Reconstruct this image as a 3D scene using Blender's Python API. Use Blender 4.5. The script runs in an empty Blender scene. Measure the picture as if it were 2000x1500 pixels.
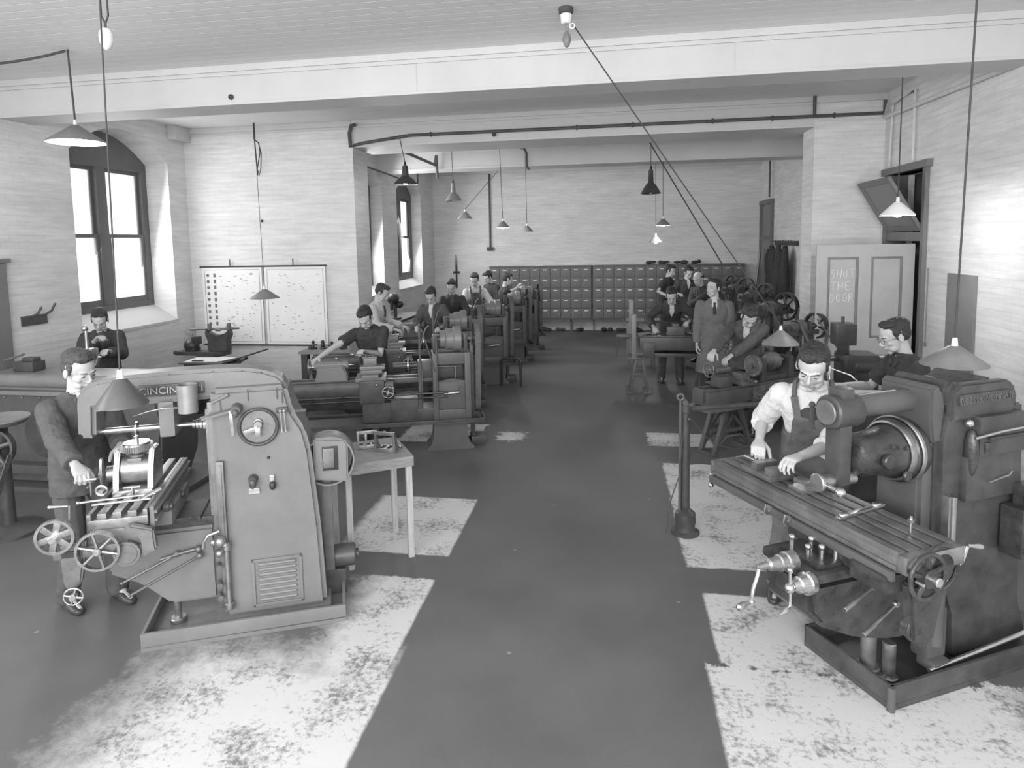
import bpy, bmesh, math, random
from mathutils import Vector as V, Matrix, noise, Quaternion
rnd = random.Random(7)
PI = math.pi
sc = bpy.context.scene
C = sc.collection
R = math.radians
# ------------------------------------------------------------------ camera
F, YAW, PITCH, ROLL, PX, PY, CH = 1273.5, -0.167763, 0.0946807, -0.0186516, 980.95, 592.33, 2.4
f_ = V((math.sin(YAW)*math.cos(PITCH), math.cos(YAW)*math.cos(PITCH), -math.sin(PITCH)))
r_ = V((math.cos(YAW), -math.sin(YAW), 0)); u_ = r_.cross(f_)
rr = math.cos(ROLL)*r_ + math.sin(ROLL)*u_; uu = -math.sin(ROLL)*r_ + math.cos(ROLL)*u_
cam_d = bpy.data.cameras.new('camera'); cam = bpy.data.objects.new('camera', cam_d); C.objects.link(cam)
cam.matrix_world = Matrix(((rr.x, uu.x, -f_.x, 0), (rr.y, uu.y, -f_.y, 0), (rr.z, uu.z, -f_.z, CH), (0, 0, 0, 1)))
cam_d.sensor_width = 36; cam_d.sensor_fit = 'HORIZONTAL'; cam_d.lens = F*36/2000
cam_d.shift_x = (1000-PX)/2000; cam_d.shift_y = (PY-750)/2000; cam_d.clip_start = .05
sc.camera = cam
sc.view_settings.view_transform = 'Standard'; sc.view_settings.look = 'None'
sc.view_settings.gamma = 1; sc.view_settings.use_curve_mapping = False
sc.view_settings.exposure = 0.0
# ------------------------------------------------------------------ daylight and added fill lamps
w = bpy.data.worlds.new('world'); sc.world = w; w.use_nodes = True
w.node_tree.nodes['Background'].inputs[0].default_value = (1, 1, 1, 1)
w.node_tree.nodes['Background'].inputs[1].default_value = 1.6
def area(name, loc, target, sx, sy, power):
    d = bpy.data.lights.new(name, 'AREA'); d.shape = 'RECTANGLE'; d.size = sx; d.size_y = sy; d.energy = power
    o = bpy.data.objects.new(name, d); C.objects.link(o); o.location = loc
    o.rotation_euler = (V(target)-V(loc)).to_track_quat('-Z', 'Y').to_euler(); return o
area('fill_behind_camera', (-.8, -2.55, 2.6), (-.6, 4, 1.6), 7.6, 2.8, 600)  # softbox added behind the camera, acting as unseen windows
area('fill_side_wall', (-6.8, 1.5, 2.5), (0, 3.5, 1.0), 3.4, 2.3, 270)  # area lamp added inside the side wall to brighten the near floor
area('daylight_pair_window', (-7.2, 8.6, 2.7), (0, 8.2, 1.0), 1.3, 2.1, 38)
area('daylight_bay_window', (-5.02, 15.5, 2.8), (0, 13.5, 1.0), 1.1, 2.0, 75)
area('daylight_inner_window', (-4.95, 12.4, 2.7), (0, 12.2, 1.0), 1.3, 2.1, 110)
# ------------------------------------------------------------------ materials
def nd(t, k, **kw):
    n = t.nodes.new(k)
    for a, b in kw.items(): setattr(n, a, b)
    return n
def mat(name, g, rough=.6, metal=0, var=.12, scale=6, bump=.0, bscale=60, spec=.5, emit=0, stretch=None):
    m = bpy.data.materials.new(name); m.use_nodes = True; t = m.node_tree; b = t.nodes['Principled BSDF']
    L = t.links.new
    b.inputs['Roughness'].default_value = rough; b.inputs['Metallic'].default_value = metal
    b.inputs['Specular IOR Level'].default_value = spec
    tc = nd(t, 'ShaderNodeTexCoord'); no = nd(t, 'ShaderNodeTexNoise'); no.inputs['Scale'].default_value = scale
    no.inputs['Detail'].default_value = 6; no.inputs['Roughness'].default_value = .65
    src = tc.outputs['Object']
    if stretch:
        mp = nd(t, 'ShaderNodeMapping'); mp.inputs['Scale'].default_value = stretch; L(src, mp.inputs[0]); src = mp.outputs[0]
    L(src, no.inputs['Vector'])
    cr = nd(t, 'ShaderNodeValToRGB'); e = cr.color_ramp.elements
    lo, hi = max(0, g*(1-var)), min(1, g*(1+var))
    e[0].position = .3; e[0].color = (lo, lo, lo, 1); e[1].position = .7; e[1].color = (hi, hi, hi, 1)
    L(no.outputs['Fac'], cr.inputs[0]); L(cr.outputs[0], b.inputs['Base Color'])
    if rough < .6:
        mr = nd(t, 'ShaderNodeMapRange'); mr.inputs['To Min'].default_value = rough*.75; mr.inputs['To Max'].default_value = min(1, rough*1.35)
        L(no.outputs['Fac'], mr.inputs[0]); L(mr.outputs[0], b.inputs['Roughness'])
    if bump:
        n2 = nd(t, 'ShaderNodeTexNoise'); n2.inputs['Scale'].default_value = bscale; n2.inputs['Detail'].default_value = 4
        bp = nd(t, 'ShaderNodeBump'); bp.inputs['Strength'].default_value = bump; bp.inputs['Distance'].default_value = .01
        L(src, n2.inputs['Vector']); L(n2.outputs['Fac'], bp.inputs['Height']); L(bp.outputs[0], b.inputs['Normal'])
    if emit:
        b.inputs['Emission Color'].default_value = (1, 1, 1, 1); b.inputs['Emission Strength'].default_value = emit
    return m
M = dict(
 paint=mat('machine_paint', 0.18, .38, 0, .12, 3, .12, 25),
 paint_mid=mat('machine_paint_mid', .09, .4, 0, .18, 5, .1, 40),
 paint_dark=mat('machine_paint_dark', 0.062, .38, 0, .35, 7, .15, 40),
 black=mat('black_enamel', 0.032, .35, 0, .3, 8),
 oily=mat('oily_iron', 0.06, .28, .25, .5, 12, .25, 60),
 iron=mat('cast_iron', 0.2, .45, .6, .25, 9, .1, 60),
 steel=mat('bright_steel', .62, .24, .95, .15, 15),
 steel_dull=mat('worn_steel', .36, .36, .85, .25, 12, .05, 80),
 wood=mat('bench_wood', 0.24, .7, 0, .28, 8, .2, 30, stretch=(1, 8, 8)),
 wood_light=mat('pale_wood', 0.42, .7, 0, .2, 6, .2, 30, stretch=(8, 8, 1)),
 wood_dark=mat('dark_wood', .06, .6, 0, .3, 8, .2, 30, stretch=(8, 8, 1)),
 door=mat('door_paint', 0.34, .5, 0, .08, 4, .05, 30),
 door_edge=mat('door_frame_paint', 0.15, .5, 0, .15, 5),
 frame=mat('window_frame_paint', 0.13, .5, 0, .15, 5),
 white=mat('white_enamel', .8, .35, 0, .04, 5),
 paper=mat('paper', .82, .8, 0, .03, 4),
 ink=mat('ink', .18, .8, 0, .3, 30),
 chalk=mat('chalk', .85, .95, 0, .1, 60),
 shade_in=mat('shade_enamel', .72, .4, 0, .05, 5),
 shade_grey=mat('shade_grey', 0.2, .45, 0, .15, 6),
 shade_dark=mat('shade_dark', 0.05, .4, 0, .2, 6),
 cord=mat('cord', .07, .9, 0, .2, 20),
 cordpale=mat('chain_pale', .22, .7, 0, .2, 40),
 conduit=mat('conduit', .09, .5, .2, .2, 15),
 conduit_white=mat('painted_conduit', .6, .6, 0, .1, 15),
 porcelain=mat('porcelain', .78, .25, 0, .04, 6),
 cabinet=mat('cabinet_grey', .125, .5, 0, .12, 5),
 cabinet_door=mat('cabinet_door_grey', .15, .48, 0, .1, 4),
 skin=mat('skin', .46, .5, 0, .06, 14, .05, 90),
 lip=mat('lips', .27, .5, 0, .1, 30),
 hair=mat('hair', 0.03, .42, 0, .5, 40, .6, 160, stretch=(3, 1, 1)),
 hair_brown=mat('hair_brown', 0.06, .45, 0, .5, 40, .6, 160, stretch=(3, 1, 1)),
 eye=mat('eye_dark', .02, .2),
 cloth_black=mat('cloth_black', .042, .85, 0, .3, 18, .25, 260),
 cloth_dark=mat('cloth_dark', 0.05, .85, 0, .25, 14, .25, 260),
 cloth_mid=mat('cloth_mid', 0.08, .85, 0, .2, 12, .25, 260),
 cloth_coat=mat('coat_cloth', 0.15, .85, 0, .15, 9, .25, 220),
 cloth_pale=mat('pale_cloth', .5, .85, 0, .08, 9, .2, 220),
 shirt=mat('white_shirt', .62, .8, 0, .05, 9, .2, 220),
 apron=mat('apron_cloth', 0.11, .85, 0, .2, 10, .25, 220),
 leather=mat('shoe_leather', 0.045, .4, 0, .3, 20),
 belt=mat('belt_leather', .1, .6, 0, .2, 20),
 can=mat('tin_can', .3, .4, .5, .12, 8),
 bulb=mat('lit_bulb', .9, .3, 0, 0, 5, emit=45),
 bulb_soft=mat('frosted_bulb', .85, .15, 0, .02, 5, emit=.35),
)
def newmat(name):
    m = bpy.data.materials.new(name); m.use_nodes = True; t = m.node_tree
    return m, t, t.nodes['Principled BSDF'], t.links.new
def math_n(t, op, a, b=None, c=None):
    n = nd(t, 'ShaderNodeMath', operation=op); L = t.links.new
    for i, v in enumerate((a, b, c)):
        if v is None: continue
        if isinstance(v, (int, float)): n.inputs[i].default_value = v
        else: L(v, n.inputs[i])
    return n.outputs[0]
def mixc(t, fac, a, b):
    n = nd(t, 'ShaderNodeMix', data_type='RGBA'); L = t.links.new
    L(fac, n.inputs[0]) if not isinstance(fac, (int, float)) else setattr(n.inputs[0], 'default_value', fac)
    for i, v in ((6, a), (7, b)):
        if isinstance(v, (int, float)): n.inputs[i].default_value = (v, v, v, 1)
        else: L(v, n.inputs[i])
    return n.outputs[2]
# whitewashed brick
def brick_mat():
    m, t, b, L = newmat('whitewashed_brick'); g = nd(t, 'ShaderNodeNewGeometry'); s = nd(t, 'ShaderNodeSeparateXYZ'); L(g.outputs['Position'], s.inputs[0])
    u = math_n(t, 'ADD', s.outputs[0], s.outputs[1]); c = nd(t, 'ShaderNodeCombineXYZ'); L(u, c.inputs[0]); L(s.outputs[2], c.inputs[1])
    br = nd(t, 'ShaderNodeTexBrick'); br.inputs['Scale'].default_value = 1; br.inputs['Brick Width'].default_value = .23; br.inputs['Row Height'].default_value = .078
    br.inputs['Mortar Size'].default_value = .006; br.inputs['Mortar Smooth'].default_value = .6
    for k, v in (('Color1', .71), ('Color2', .73), ('Mortar', .67)): br.inputs[k].default_value = (v, v, v, 1)
    L(c.outputs[0], br.inputs['Vector'])
    n1 = nd(t, 'ShaderNodeTexNoise'); n1.inputs['Scale'].default_value = 1.3; n1.inputs['Detail'].default_value = 8; n1.inputs['Roughness'].default_value = .7
    mp = nd(t, 'ShaderNodeMapping'); mp.inputs['Scale'].default_value = (.7, .7, 3.2); L(g.outputs['Position'], mp.inputs[0]); L(mp.outputs[0], n1.inputs['Vector'])
    mr = nd(t, 'ShaderNodeMapRange'); mr.inputs['From Min'].default_value = .3; mr.inputs['From Max'].default_value = .7; mr.inputs['To Min'].default_value = .84; mr.inputs['To Max'].default_value = 1.05; L(n1.outputs['Fac'], mr.inputs[0])
    mu = nd(t, 'ShaderNodeMix', data_type='RGBA', blend_type='MULTIPLY'); mu.inputs[0].default_value = 1; L(br.outputs[0], mu.inputs[6]); L(mr.outputs[0], mu.inputs[7])
    mp3 = nd(t, 'ShaderNodeMapping'); mp3.inputs['Scale'].default_value = (1.6, 1.6, 17); L(g.outputs['Position'], mp3.inputs[0]); n6 = nd(t, 'ShaderNodeTexNoise'); n6.inputs['Scale'].default_value = 1.4; n6.inputs['Detail'].default_value = 5; L(mp3.outputs[0], n6.inputs['Vector'])
    m6 = nd(t, 'ShaderNodeMapRange'); m6.inputs['From Min'].default_value = .35; m6.inputs['From Max'].default_value = .65; m6.inputs['To Min'].default_value = .9; m6.inputs['To Max'].default_value = 1.04; L(n6.outputs['Fac'], m6.inputs[0])
    mv = nd(t, 'ShaderNodeMix', data_type='RGBA', blend_type='MULTIPLY'); mv.inputs[0].default_value = 1; L(mu.outputs[2], mv.inputs[6]); L(m6.outputs[0], mv.inputs[7]); mu = mv
    n2 = nd(t, 'ShaderNodeTexNoise'); n2.inputs['Scale'].default_value = 9; n2.inputs['Detail'].default_value = 3; L(mp.outputs[0], n2.inputs['Vector'])
    k = nd(t, 'ShaderNodeMapRange'); k.inputs['From Min'].default_value = .72; k.inputs['From Max'].default_value = .78; L(n2.outputs['Fac'], k.inputs[0])
    L(mixc(t, math_n(t, 'MULTIPLY', k.outputs[0], .5), mu.outputs[2], .3), b.inputs['Base Color']); b.inputs['Roughness'].default_value = .75
    bp = nd(t, 'ShaderNodeBump'); bp.inputs['Strength'].default_value = .22; bp.inputs['Distance'].default_value = .005
    h = math_n(t, 'ADD', math_n(t, 'MULTIPLY', br.outputs[1], -1.0), math_n(t, 'MULTIPLY', n2.outputs['Fac'], .5)); L(h, bp.inputs['Height']); L(bp.outputs[0], b.inputs['Normal'])
    return m
def ceiling_mat():
    m, t, b, L = newmat('ceiling_boards'); g = nd(t, 'ShaderNodeNewGeometry'); s = nd(t, 'ShaderNodeSeparateXYZ'); L(g.outputs['Position'], s.inputs[0])
    fr = math_n(t, 'FRACT', math_n(t, 'DIVIDE', s.outputs[1], .135)); d = math_n(t, 'ABSOLUTE', math_n(t, 'SUBTRACT', fr, .5))
    gap = nd(t, 'ShaderNodeMapRange'); gap.inputs['From Min'].default_value = .44; gap.inputs['From Max'].default_value = .485; L(d, gap.inputs[0])
    n1 = nd(t, 'ShaderNodeTexNoise'); n1.inputs['Scale'].default_value = 2.5; n1.inputs['Detail'].default_value = 6
    mp = nd(t, 'ShaderNodeMapping'); mp.inputs['Scale'].default_value = (.4, 3, 1); L(g.outputs['Position'], mp.inputs[0]); L(mp.outputs[0], n1.inputs['Vector'])
    mr = nd(t, 'ShaderNodeMapRange'); mr.inputs['To Min'].default_value = .7; mr.inputs['To Max'].default_value = .8; L(n1.outputs['Fac'], mr.inputs[0])
    L(mixc(t, math_n(t, 'MULTIPLY', gap.outputs[0], .7), mr.outputs[0], .95), b.inputs['Base Color']); b.inputs['Roughness'].default_value = .6
    bp = nd(t, 'ShaderNodeBump'); bp.inputs['Strength'].default_value = .5; bp.inputs['Distance'].default_value = .008; bp.invert = True; L(gap.outputs[0], bp.inputs['Height']); L(bp.outputs[0], b.inputs['Normal'])
    return m
def floor_mat():
    m, t, b, L = newmat('workshop_floor'); g = nd(t, 'ShaderNodeNewGeometry')
    n0 = nd(t, 'ShaderNodeTexNoise'); n0.inputs['Scale'].default_value = 7; n0.inputs['Detail'].default_value = 6; n0.inputs['Roughness'].default_value = .75; L(g.outputs['Position'], n0.inputs['Vector'])
    s = nd(t, 'ShaderNodeSeparateXYZ'); L(g.outputs['Position'], s.inputs[0])
    wob = math_n(t, 'MULTIPLY', math_n(t, 'SUBTRACT', n0.outputs['Fac'], .5), 1.0)
    def edge(e, sgn, axis, soft, wk):   # 1 where sgn*(coord-e) > 0
        d = math_n(t, 'MULTIPLY', math_n(t, 'SUBTRACT', s.outputs[axis], e), sgn)
        d = math_n(t, 'ADD', d, math_n(t, 'MULTIPLY', wob, wk))
        r = nd(t, 'ShaderNodeMapRange'); r.inputs['From Min'].default_value = -soft; r.inputs['From Max'].default_value = soft; L(d, r.inputs[0]); return r.outputs[0]
    def rect(x0, x1, y0, y1, sx0=.01, sx1=.01, sy0=.01, sy1=.01, w0=.03, w1=.03, w2=.12, w3=.12):
        o = math_n(t, 'MULTIPLY', edge(x0, 1, 0, sx0, w0), edge(x1, -1, 0, sx1, w1))
        return math_n(t, 'MULTIPLY', o, math_n(t, 'MULTIPLY', edge(y0, 1, 1, sy0, w2), edge(y1, -1, 1, sy1, w3)))
    rs = [rect(-1.75, -1.255, 3.0, 4.31, sx0=.14, sy0=.35, w0=.5, w2=.6), rect(-2.5, -1.22, 1.5, 3.35, sx0=.3, sy1=.2, w0=.7, w3=.6),
          rect(-2.15, -1.245, 4.66, 5.77, sx0=.04, w0=.12, w2=.06, w3=.05),
          rect(-2.6, -1.62, 7.45, 8.25, w0=.2, w1=.35, w2=.4), rect(-1.4, -1.05, 7.6, 7.95, w0=.4, w1=.4, w2=.5, w3=.5),
          rect(.53, 1.6, 4.73, 6.98, sx1=.15, w1=.9, w2=.1, w0=.1, w3=.2), rect(.6, 1.25, 3.6, 4.38, sx1=.1, w1=.5, w2=.3, w0=.03, w3=.05),
          rect(.52, 2.2, 1.5, 3.62, sx1=.3, w1=.8, w0=.04, w3=.5), rect(.42, 1.15, 7.58, 8.1, w0=.3, w2=.15, w3=.1), rect(1.9, 3.6, 2.2, 3.4, sx0=.3, w0=.8, w3=.5)]
    mk = rs[0]
    for q in rs[1:]: mk = math_n(t, 'MAXIMUM', mk, q)
    n2 = nd(t, 'ShaderNodeTexNoise'); n2.inputs['Scale'].default_value = 30; n2.inputs['Detail'].default_value = 9; n2.inputs['Roughness'].default_value = .7; L(g.outputs['Position'], n2.inputs['Vector'])
    n3 = nd(t, 'ShaderNodeTexNoise'); n3.inputs['Scale'].default_value = 3.2; n3.inputs['Detail'].default_value = 3; L(g.outputs['Position'], n3.inputs['Vector'])
    wear = nd(t, 'ShaderNodeMapRange'); wear.inputs['From Min'].default_value = .42; wear.inputs['From Max'].default_value = .53
    L(math_n(t, 'ADD', math_n(t, 'MULTIPLY', n2.outputs['Fac'], .62), math_n(t, 'MULTIPLY', n3.outputs['Fac'], .46)), wear.inputs[0])
    pale = mixc(t, wear.outputs[0], .2, .6)
    n4 = nd(t, 'ShaderNodeTexNoise'); n4.inputs['Scale'].default_value = 1.1; n4.inputs['Detail'].default_value = 5; L(g.outputs['Position'], n4.inputs['Vector'])
    dk = nd(t, 'ShaderNodeMapRange'); dk.inputs['From Min'].default_value = .3; dk.inputs['From Max'].default_value = .7; dk.inputs['To Min'].default_value = .095; dk.inputs['To Max'].default_value = .14; L(n4.outputs['Fac'], dk.inputs[0])
    vo = nd(t, 'ShaderNodeTexVoronoi'); vo.inputs['Scale'].default_value = 2.6; L(g.outputs['Position'], vo.inputs['Vector'])
    sp = nd(t, 'ShaderNodeMapRange'); sp.inputs['From Min'].default_value = .04; sp.inputs['From Max'].default_value = .03; L(vo.outputs['Distance'], sp.inputs[0])
    dark = mixc(t, math_n(t, 'MULTIPLY', sp.outputs[0], .35), dk.outputs[0], .5)
    L(mixc(t, mk, dark, pale), b.inputs['Base Color'])
    rg = nd(t, 'ShaderNodeMapRange'); rg.inputs['To Min'].default_value = .38; rg.inputs['To Max'].default_value = .62; L(n4.outputs['Fac'], rg.inputs[0]); L(rg.outputs[0], b.inputs['Roughness'])
    bp = nd(t, 'ShaderNodeBump'); bp.inputs['Strength'].default_value = .25; bp.inputs['Distance'].default_value = .004; L(n2.outputs['Fac'], bp.inputs['Height']); L(bp.outputs[0], b.inputs['Normal'])
    return m
M['brick'] = brick_mat(); M['ceiling'] = ceiling_mat(); M['floor'] = floor_mat()
M['plaster'] = mat('white_plaster', 0.57, .6, 0, .05, 1.5, .1, 12)
M['soffit'] = mat('soffit_paint', .6, .6, 0, .08, 2, .1, 12)
gm, gt, gb, gL = newmat('window_glass')
gt.nodes.remove(gb); tr = nd(gt, 'ShaderNodeBsdfTranslucent'); tr.inputs[0].default_value = (.9, .9, .9, 1); tp = nd(gt, 'ShaderNodeBsdfTransparent'); gl = nd(gt, 'ShaderNodeBsdfGlossy'); gl.inputs['Roughness'].default_value = .1
mx = nd(gt, 'ShaderNodeMixShader'); mx.inputs[0].default_value = .75; gL(tr.outputs[0], mx.inputs[1]); gL(tp.outputs[0], mx.inputs[2])
mx2 = nd(gt, 'ShaderNodeMixShader'); mx2.inputs[0].default_value = .06; gL(mx.outputs[0], mx2.inputs[1]); gL(gl.outputs[0], mx2.inputs[2]); gL(mx2.outputs[0], gt.nodes['Material Output'].inputs[0])
M['glass'] = gm
# ------------------------------------------------------------------ mesh builder
def frame_of(d):
    d = V(d).normalized(); a = V((0, 0, 1)) if abs(d.z) < .9 else V((1, 0, 0))
    x = a.cross(d).normalized(); return x, d.cross(x), d
class B:
    def __init__(s): s.bm = bmesh.new()
    def merge(s, b2):
        me = bpy.data.meshes.new('t'); b2.to_mesh(me); b2.free(); s.bm.from_mesh(me); bpy.data.meshes.remove(me)
    def box(s, c, d, rz=0, bev=0, rot=None, seg=2):
        b = bmesh.new(); bmesh.ops.create_cube(b, size=1)
        for v in b.verts: v.co = V((v.co.x*d[0], v.co.y*d[1], v.co.z*d[2]))
        if bev: bmesh.ops.bevel(b, geom=b.edges[:], offset=min(bev, min(d)*.45), segments=seg, affect='EDGES', profile=.7)
        m = Matrix.Translation(V(c)) @ (rot if rot is not None else Matrix.Rotation(R(rz), 4, 'Z')); bmesh.ops.transform(b, matrix=m, verts=b.verts)
        s.merge(b); return s
    def bx(s, x0, x1, y0, y1, z0, z1, bev=0): return s.box(((x0+x1)/2, (y0+y1)/2, (z0+z1)/2), (abs(x1-x0), abs(y1-y0), abs(z1-z0)), bev=bev)
    def bar(s, p0, p1, w, h, bev=0):
        p0, p1 = V(p0), V(p1); x, y, z = frame_of(p1-p0); m = Matrix((x, y, z)).transposed().to_4x4()
        return s.box((p0+p1)/2, (w, h, (p1-p0).length), bev=bev, rot=m)
    def loft(s, rings, cap=True):
        n = len(rings[0]); vs = [[s.bm.verts.new(p) for p in r] for r in rings]
        for a, b in zip(vs, vs[1:]):
            for i in range(n):
                j = (i+1) % n; s.bm.faces.new((a[i], a[j], b[j], b[i]))
        if cap: s.bm.faces.new(vs[0][::-1]); s.bm.faces.new(vs[-1])
        return s
    def lathe(s, prof, p, d, n=20, cap=True):
        x, y, z = frame_of(d); p = V(p); rings = []
        for r, h in prof: rings.append([p+z*h+(x*math.cos(2*PI*i/n)+y*math.sin(2*PI*i/n))*max(r, 1e-4) for i in range(n)])
        return s.loft(rings, cap)
    def cyl(s, p0, p1, r0, r1=None, n=16, bev=0):
        p0, p1 = V(p0), V(p1); L = (p1-p0).length; r1 = r0 if r1 is None else r1
        pr = [(r0, 0), (r1, L)] if not bev else [(r0-bev, 0), (r0, bev), (r1, L-bev), (r1-bev, L)]
        return s.lathe(pr, p0, p1-p0, n)
    def tube(s, pts, r, n=8, closed=False):
        pts = [V(p) for p in pts]; k = len(pts); rs = r if isinstance(r, (list, tuple)) else [r]*k
        rings = []; px = None
        for i in range(k):
            a = pts[(i-1) % k] if (i or closed) else pts[i]; b = pts[(i+1) % k] if (i < k-1 or closed) else pts[i]
            t = (b-a).normalized()
            if px is None: px = frame_of(t)[0]
            px = (px-t*px.dot(t)).normalized(); py = t.cross(px)
            rings.append([pts[i]+(px*math.cos(2*PI*j/n)+py*math.sin(2*PI*j/n))*rs[i] for j in range(n)])
        if closed: rings.append(rings[0]); 
        return s.loft(rings, not closed)
    def torus(s, c, ax, Rr, r, n=36, m=10, flat=1):
        x, y, z = frame_of(ax); c = V(c); rings = []
        for i in range(n):
            a = 2*PI*i/n; e = x*math.cos(a)+y*math.sin(a); rings.append([c+e*(Rr+r*math.cos(2*PI*j/m))+z*(r*flat*math.sin(2*PI*j/m)) for j in range(m)])
        vs = [[s.bm.verts.new(p) for p in q] for q in rings]
        for i in range(n):
            for j in range(m): s.bm.faces.new((vs[i][j], vs[(i+1) % n][j], vs[(i+1) % n][(j+1) % m], vs[i][(j+1) % m]))
        return s
    def ball(s, c, r, n=16, m=10, rot=None):
        r = (r, r, r) if isinstance(r, (int, float)) else r; b = bmesh.new(); bmesh.ops.create_uvsphere(b, u_segments=n, v_segments=m, radius=1)
        M4 = Matrix.Translation(V(c)) @ (rot.to_4x4() if rot is not None else Matrix()) @ Matrix.Diagonal((*r, 1)); bmesh.ops.transform(b, matrix=M4, verts=b.verts); s.merge(b); return s
    def prism(s, poly, o, ea, eb, t, bev=0):
        ea, eb, o = V(ea), V(eb), V(o); en = ea.cross(eb).normalized()*t; b = bmesh.new()
        v0 = [b.verts.new(o+ea*p[0]+eb*p[1]) for p in poly]; v1 = [b.verts.new(o+ea*p[0]+eb*p[1]+en) for p in poly]; n = len(poly)
        b.faces.new(v0[::-1]); b.faces.new(v1)
        for i in range(n): b.faces.new((v0[i], v0[(i+1) % n], v1[(i+1) % n], v1[i]))
        bmesh.ops.recalc_face_normals(b, faces=b.faces[:])
        if bev: bmesh.ops.bevel(b, geom=b.edges[:], offset=bev, segments=2, affect='EDGES', clamp_overlap=True)
        s.merge(b); return s
    def gear(s, c, ax, Rr, w, teeth=48, hub=.25, depth=.05):
        x, y, z = frame_of(ax); P = []
        for i in range(teeth*2):
            r = Rr if i % 2 else Rr*(1-depth)
            for da in (-.3, .3): a = (i+da)*PI/teeth; P.append((math.cos(a)*r, math.sin(a)*r))
        return s.prism(P, V(c)-z*w/2, x, y, w)
    def ringdisc(s, c, ax, ro, ri, w, n=40): # annular rim
        return s.lathe_closed([(ri, -w/2), (ro, -w/2), (ro, w/2), (ri, w/2)], c, ax, n)
    def lathe_closed(s, prof, p, d, n=36):
        x, y, z = frame_of(d); p = V(p); m = len(prof)
        vs = [[s.bm.verts.new(p+z*h+(x*math.cos(2*PI*i/n)+y*math.sin(2*PI*i/n))*r) for r, h in prof] for i in range(n)]
        for i in range(n):
            for j in range(m): s.bm.faces.new((vs[i][j], vs[(i+1) % n][j], vs[(i+1) % n][(j+1) % m], vs[i][(j+1) % m]))
        return s
    def wheel(s, c, ax, Rr, w=.03, rim=.02, hub=.03, spokes=6, sr=.009, hubw=.05, rnd_=False, curve=0):
        x, y, z = frame_of(ax); c = V(c)
        if rnd_: s.torus(c, ax, Rr-rim/2, rim/2)
        else: s.ringdisc(c, ax, Rr, Rr-rim, w)
        s.cyl(c-z*hubw/2, c+z*hubw/2, hub, n=18, bev=.003)
        for k in range(spokes):
            a = 2*PI*k/spokes+.3; e = x*math.cos(a)+y*math.sin(a); q = y*math.cos(a)-x*math.sin(a)
            s.tube([c+e*hub*.8, c+e*(Rr+hub)*.5+q*curve, c+e*(Rr-rim*.6)], [sr*1.25, sr, sr*1.1], 8)
        return s
    def build(s, name, m, parent=None, smooth=True, ang=40):
        bmesh.ops.recalc_face_normals(s.bm, faces=s.bm.faces[:])
        me = bpy.data.meshes.new(name); s.bm.to_mesh(me); s.bm.free(); me.materials.append(M[m] if isinstance(m, str) else m)
        if smooth:
            me.shade_smooth() if hasattr(me, 'shade_smooth') else None
            try: me.set_sharp_from_angle(angle=R(ang))
            except Exception: pass
        o = bpy.data.objects.new(name, me); C.objects.link(o)
        if parent: o.parent = parent
        return o
def build_split(s, name, m, parent=None, ang=40):
    bm = s.bm; bm.verts.index_update(); seen = set(); isl = []
    for v in bm.verts:
        if v.index in seen: continue
        st = [v]; seen.add(v.index); g = []
        while st:
            q = st.pop(); g.append(q)
            for e in q.link_edges:
                o = e.other_vert(q)
                if o.index not in seen: seen.add(o.index); st.append(o)
        lo = V([min(q.co[i] for q in g) for i in range(3)]); hi = V([max(q.co[i] for q in g) for i in range(3)]); isl.append([g, lo, hi])
    ch = True
    while ch:
        ch = False
        for i in range(len(isl)):
            for j in range(i+1, len(isl)):
                a, c = isl[i], isl[j]
                if all(a[1][k]-.002 < c[2][k] and c[1][k]-.002 < a[2][k] for k in range(3)):
                    isl[i] = [a[0]+c[0], V([min(a[1][k], c[1][k]) for k in range(3)]), V([max(a[2][k], c[2][k]) for k in range(3)])]; del isl[j]; ch = True; break
            if ch: break
    for g, lo, hi in isl:
        ids = {q.index for q in g}; nb = B(); mp = {q.index: nb.bm.verts.new(q.co) for q in g}
        for f in {f for q in g for f in q.link_faces}: nb.bm.faces.new([mp[q.index] for q in f.verts])
        o = nb.build(name, m, parent, ang=ang)
    bm.free(); return o
B.split = build_split
def tag(o, label=None, cat=None, group=None, kind=None):
    if label: o['label'] = label
    if cat: o['category'] = cat
    if group: o['group'] = group
    if kind: o['kind'] = kind
    return o
def thing(name, label, cat, loc=(0, 0, 0), rz=0, group=None):
    o = bpy.data.objects.new(name, None); C.objects.link(o); o.location = loc; o.rotation_euler = (0, 0, R(rz)); o.empty_display_size = .1
    return tag(o, label, cat, group)
def copy_tree(o, parent=None, loc=None, rz=None, label=None, group=None):
    c = o.copy(); C.objects.link(c); c.parent = parent
    if loc is not None: c.location = loc
    if rz is not None: c.rotation_euler = (0, 0, R(rz))
    if label: c['label'] = label
    if group: c['group'] = group
    for ch in [x for x in KIDS(o)]: copy_tree(ch, c)
    return c
def KIDS(o): return [x for x in bpy.data.objects if x.parent == o]
def struct(b, name, m): o = b.build(name, m); o['kind'] = 'structure'; return o
def text_mesh(s, size, ext, name, m, parent, mtx, align='CENTER'):
    cu = bpy.data.curves.new(name, 'FONT'); cu.body = s; cu.size = size; cu.extrude = ext; cu.align_x = align; cu.align_y = 'CENTER'
    o = bpy.data.objects.new(name+'_t', cu); C.objects.link(o); bpy.context.view_layer.update()
    me = bpy.data.meshes.new_from_object(o.evaluated_get(bpy.context.evaluated_depsgraph_get())); bpy.data.objects.remove(o); bpy.data.curves.remove(cu)
    me.name = name; me.transform(mtx); me.materials.clear(); me.materials.append(M[m]); q = bpy.data.objects.new(name, me); C.objects.link(q); q.parent = parent; return q
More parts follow.
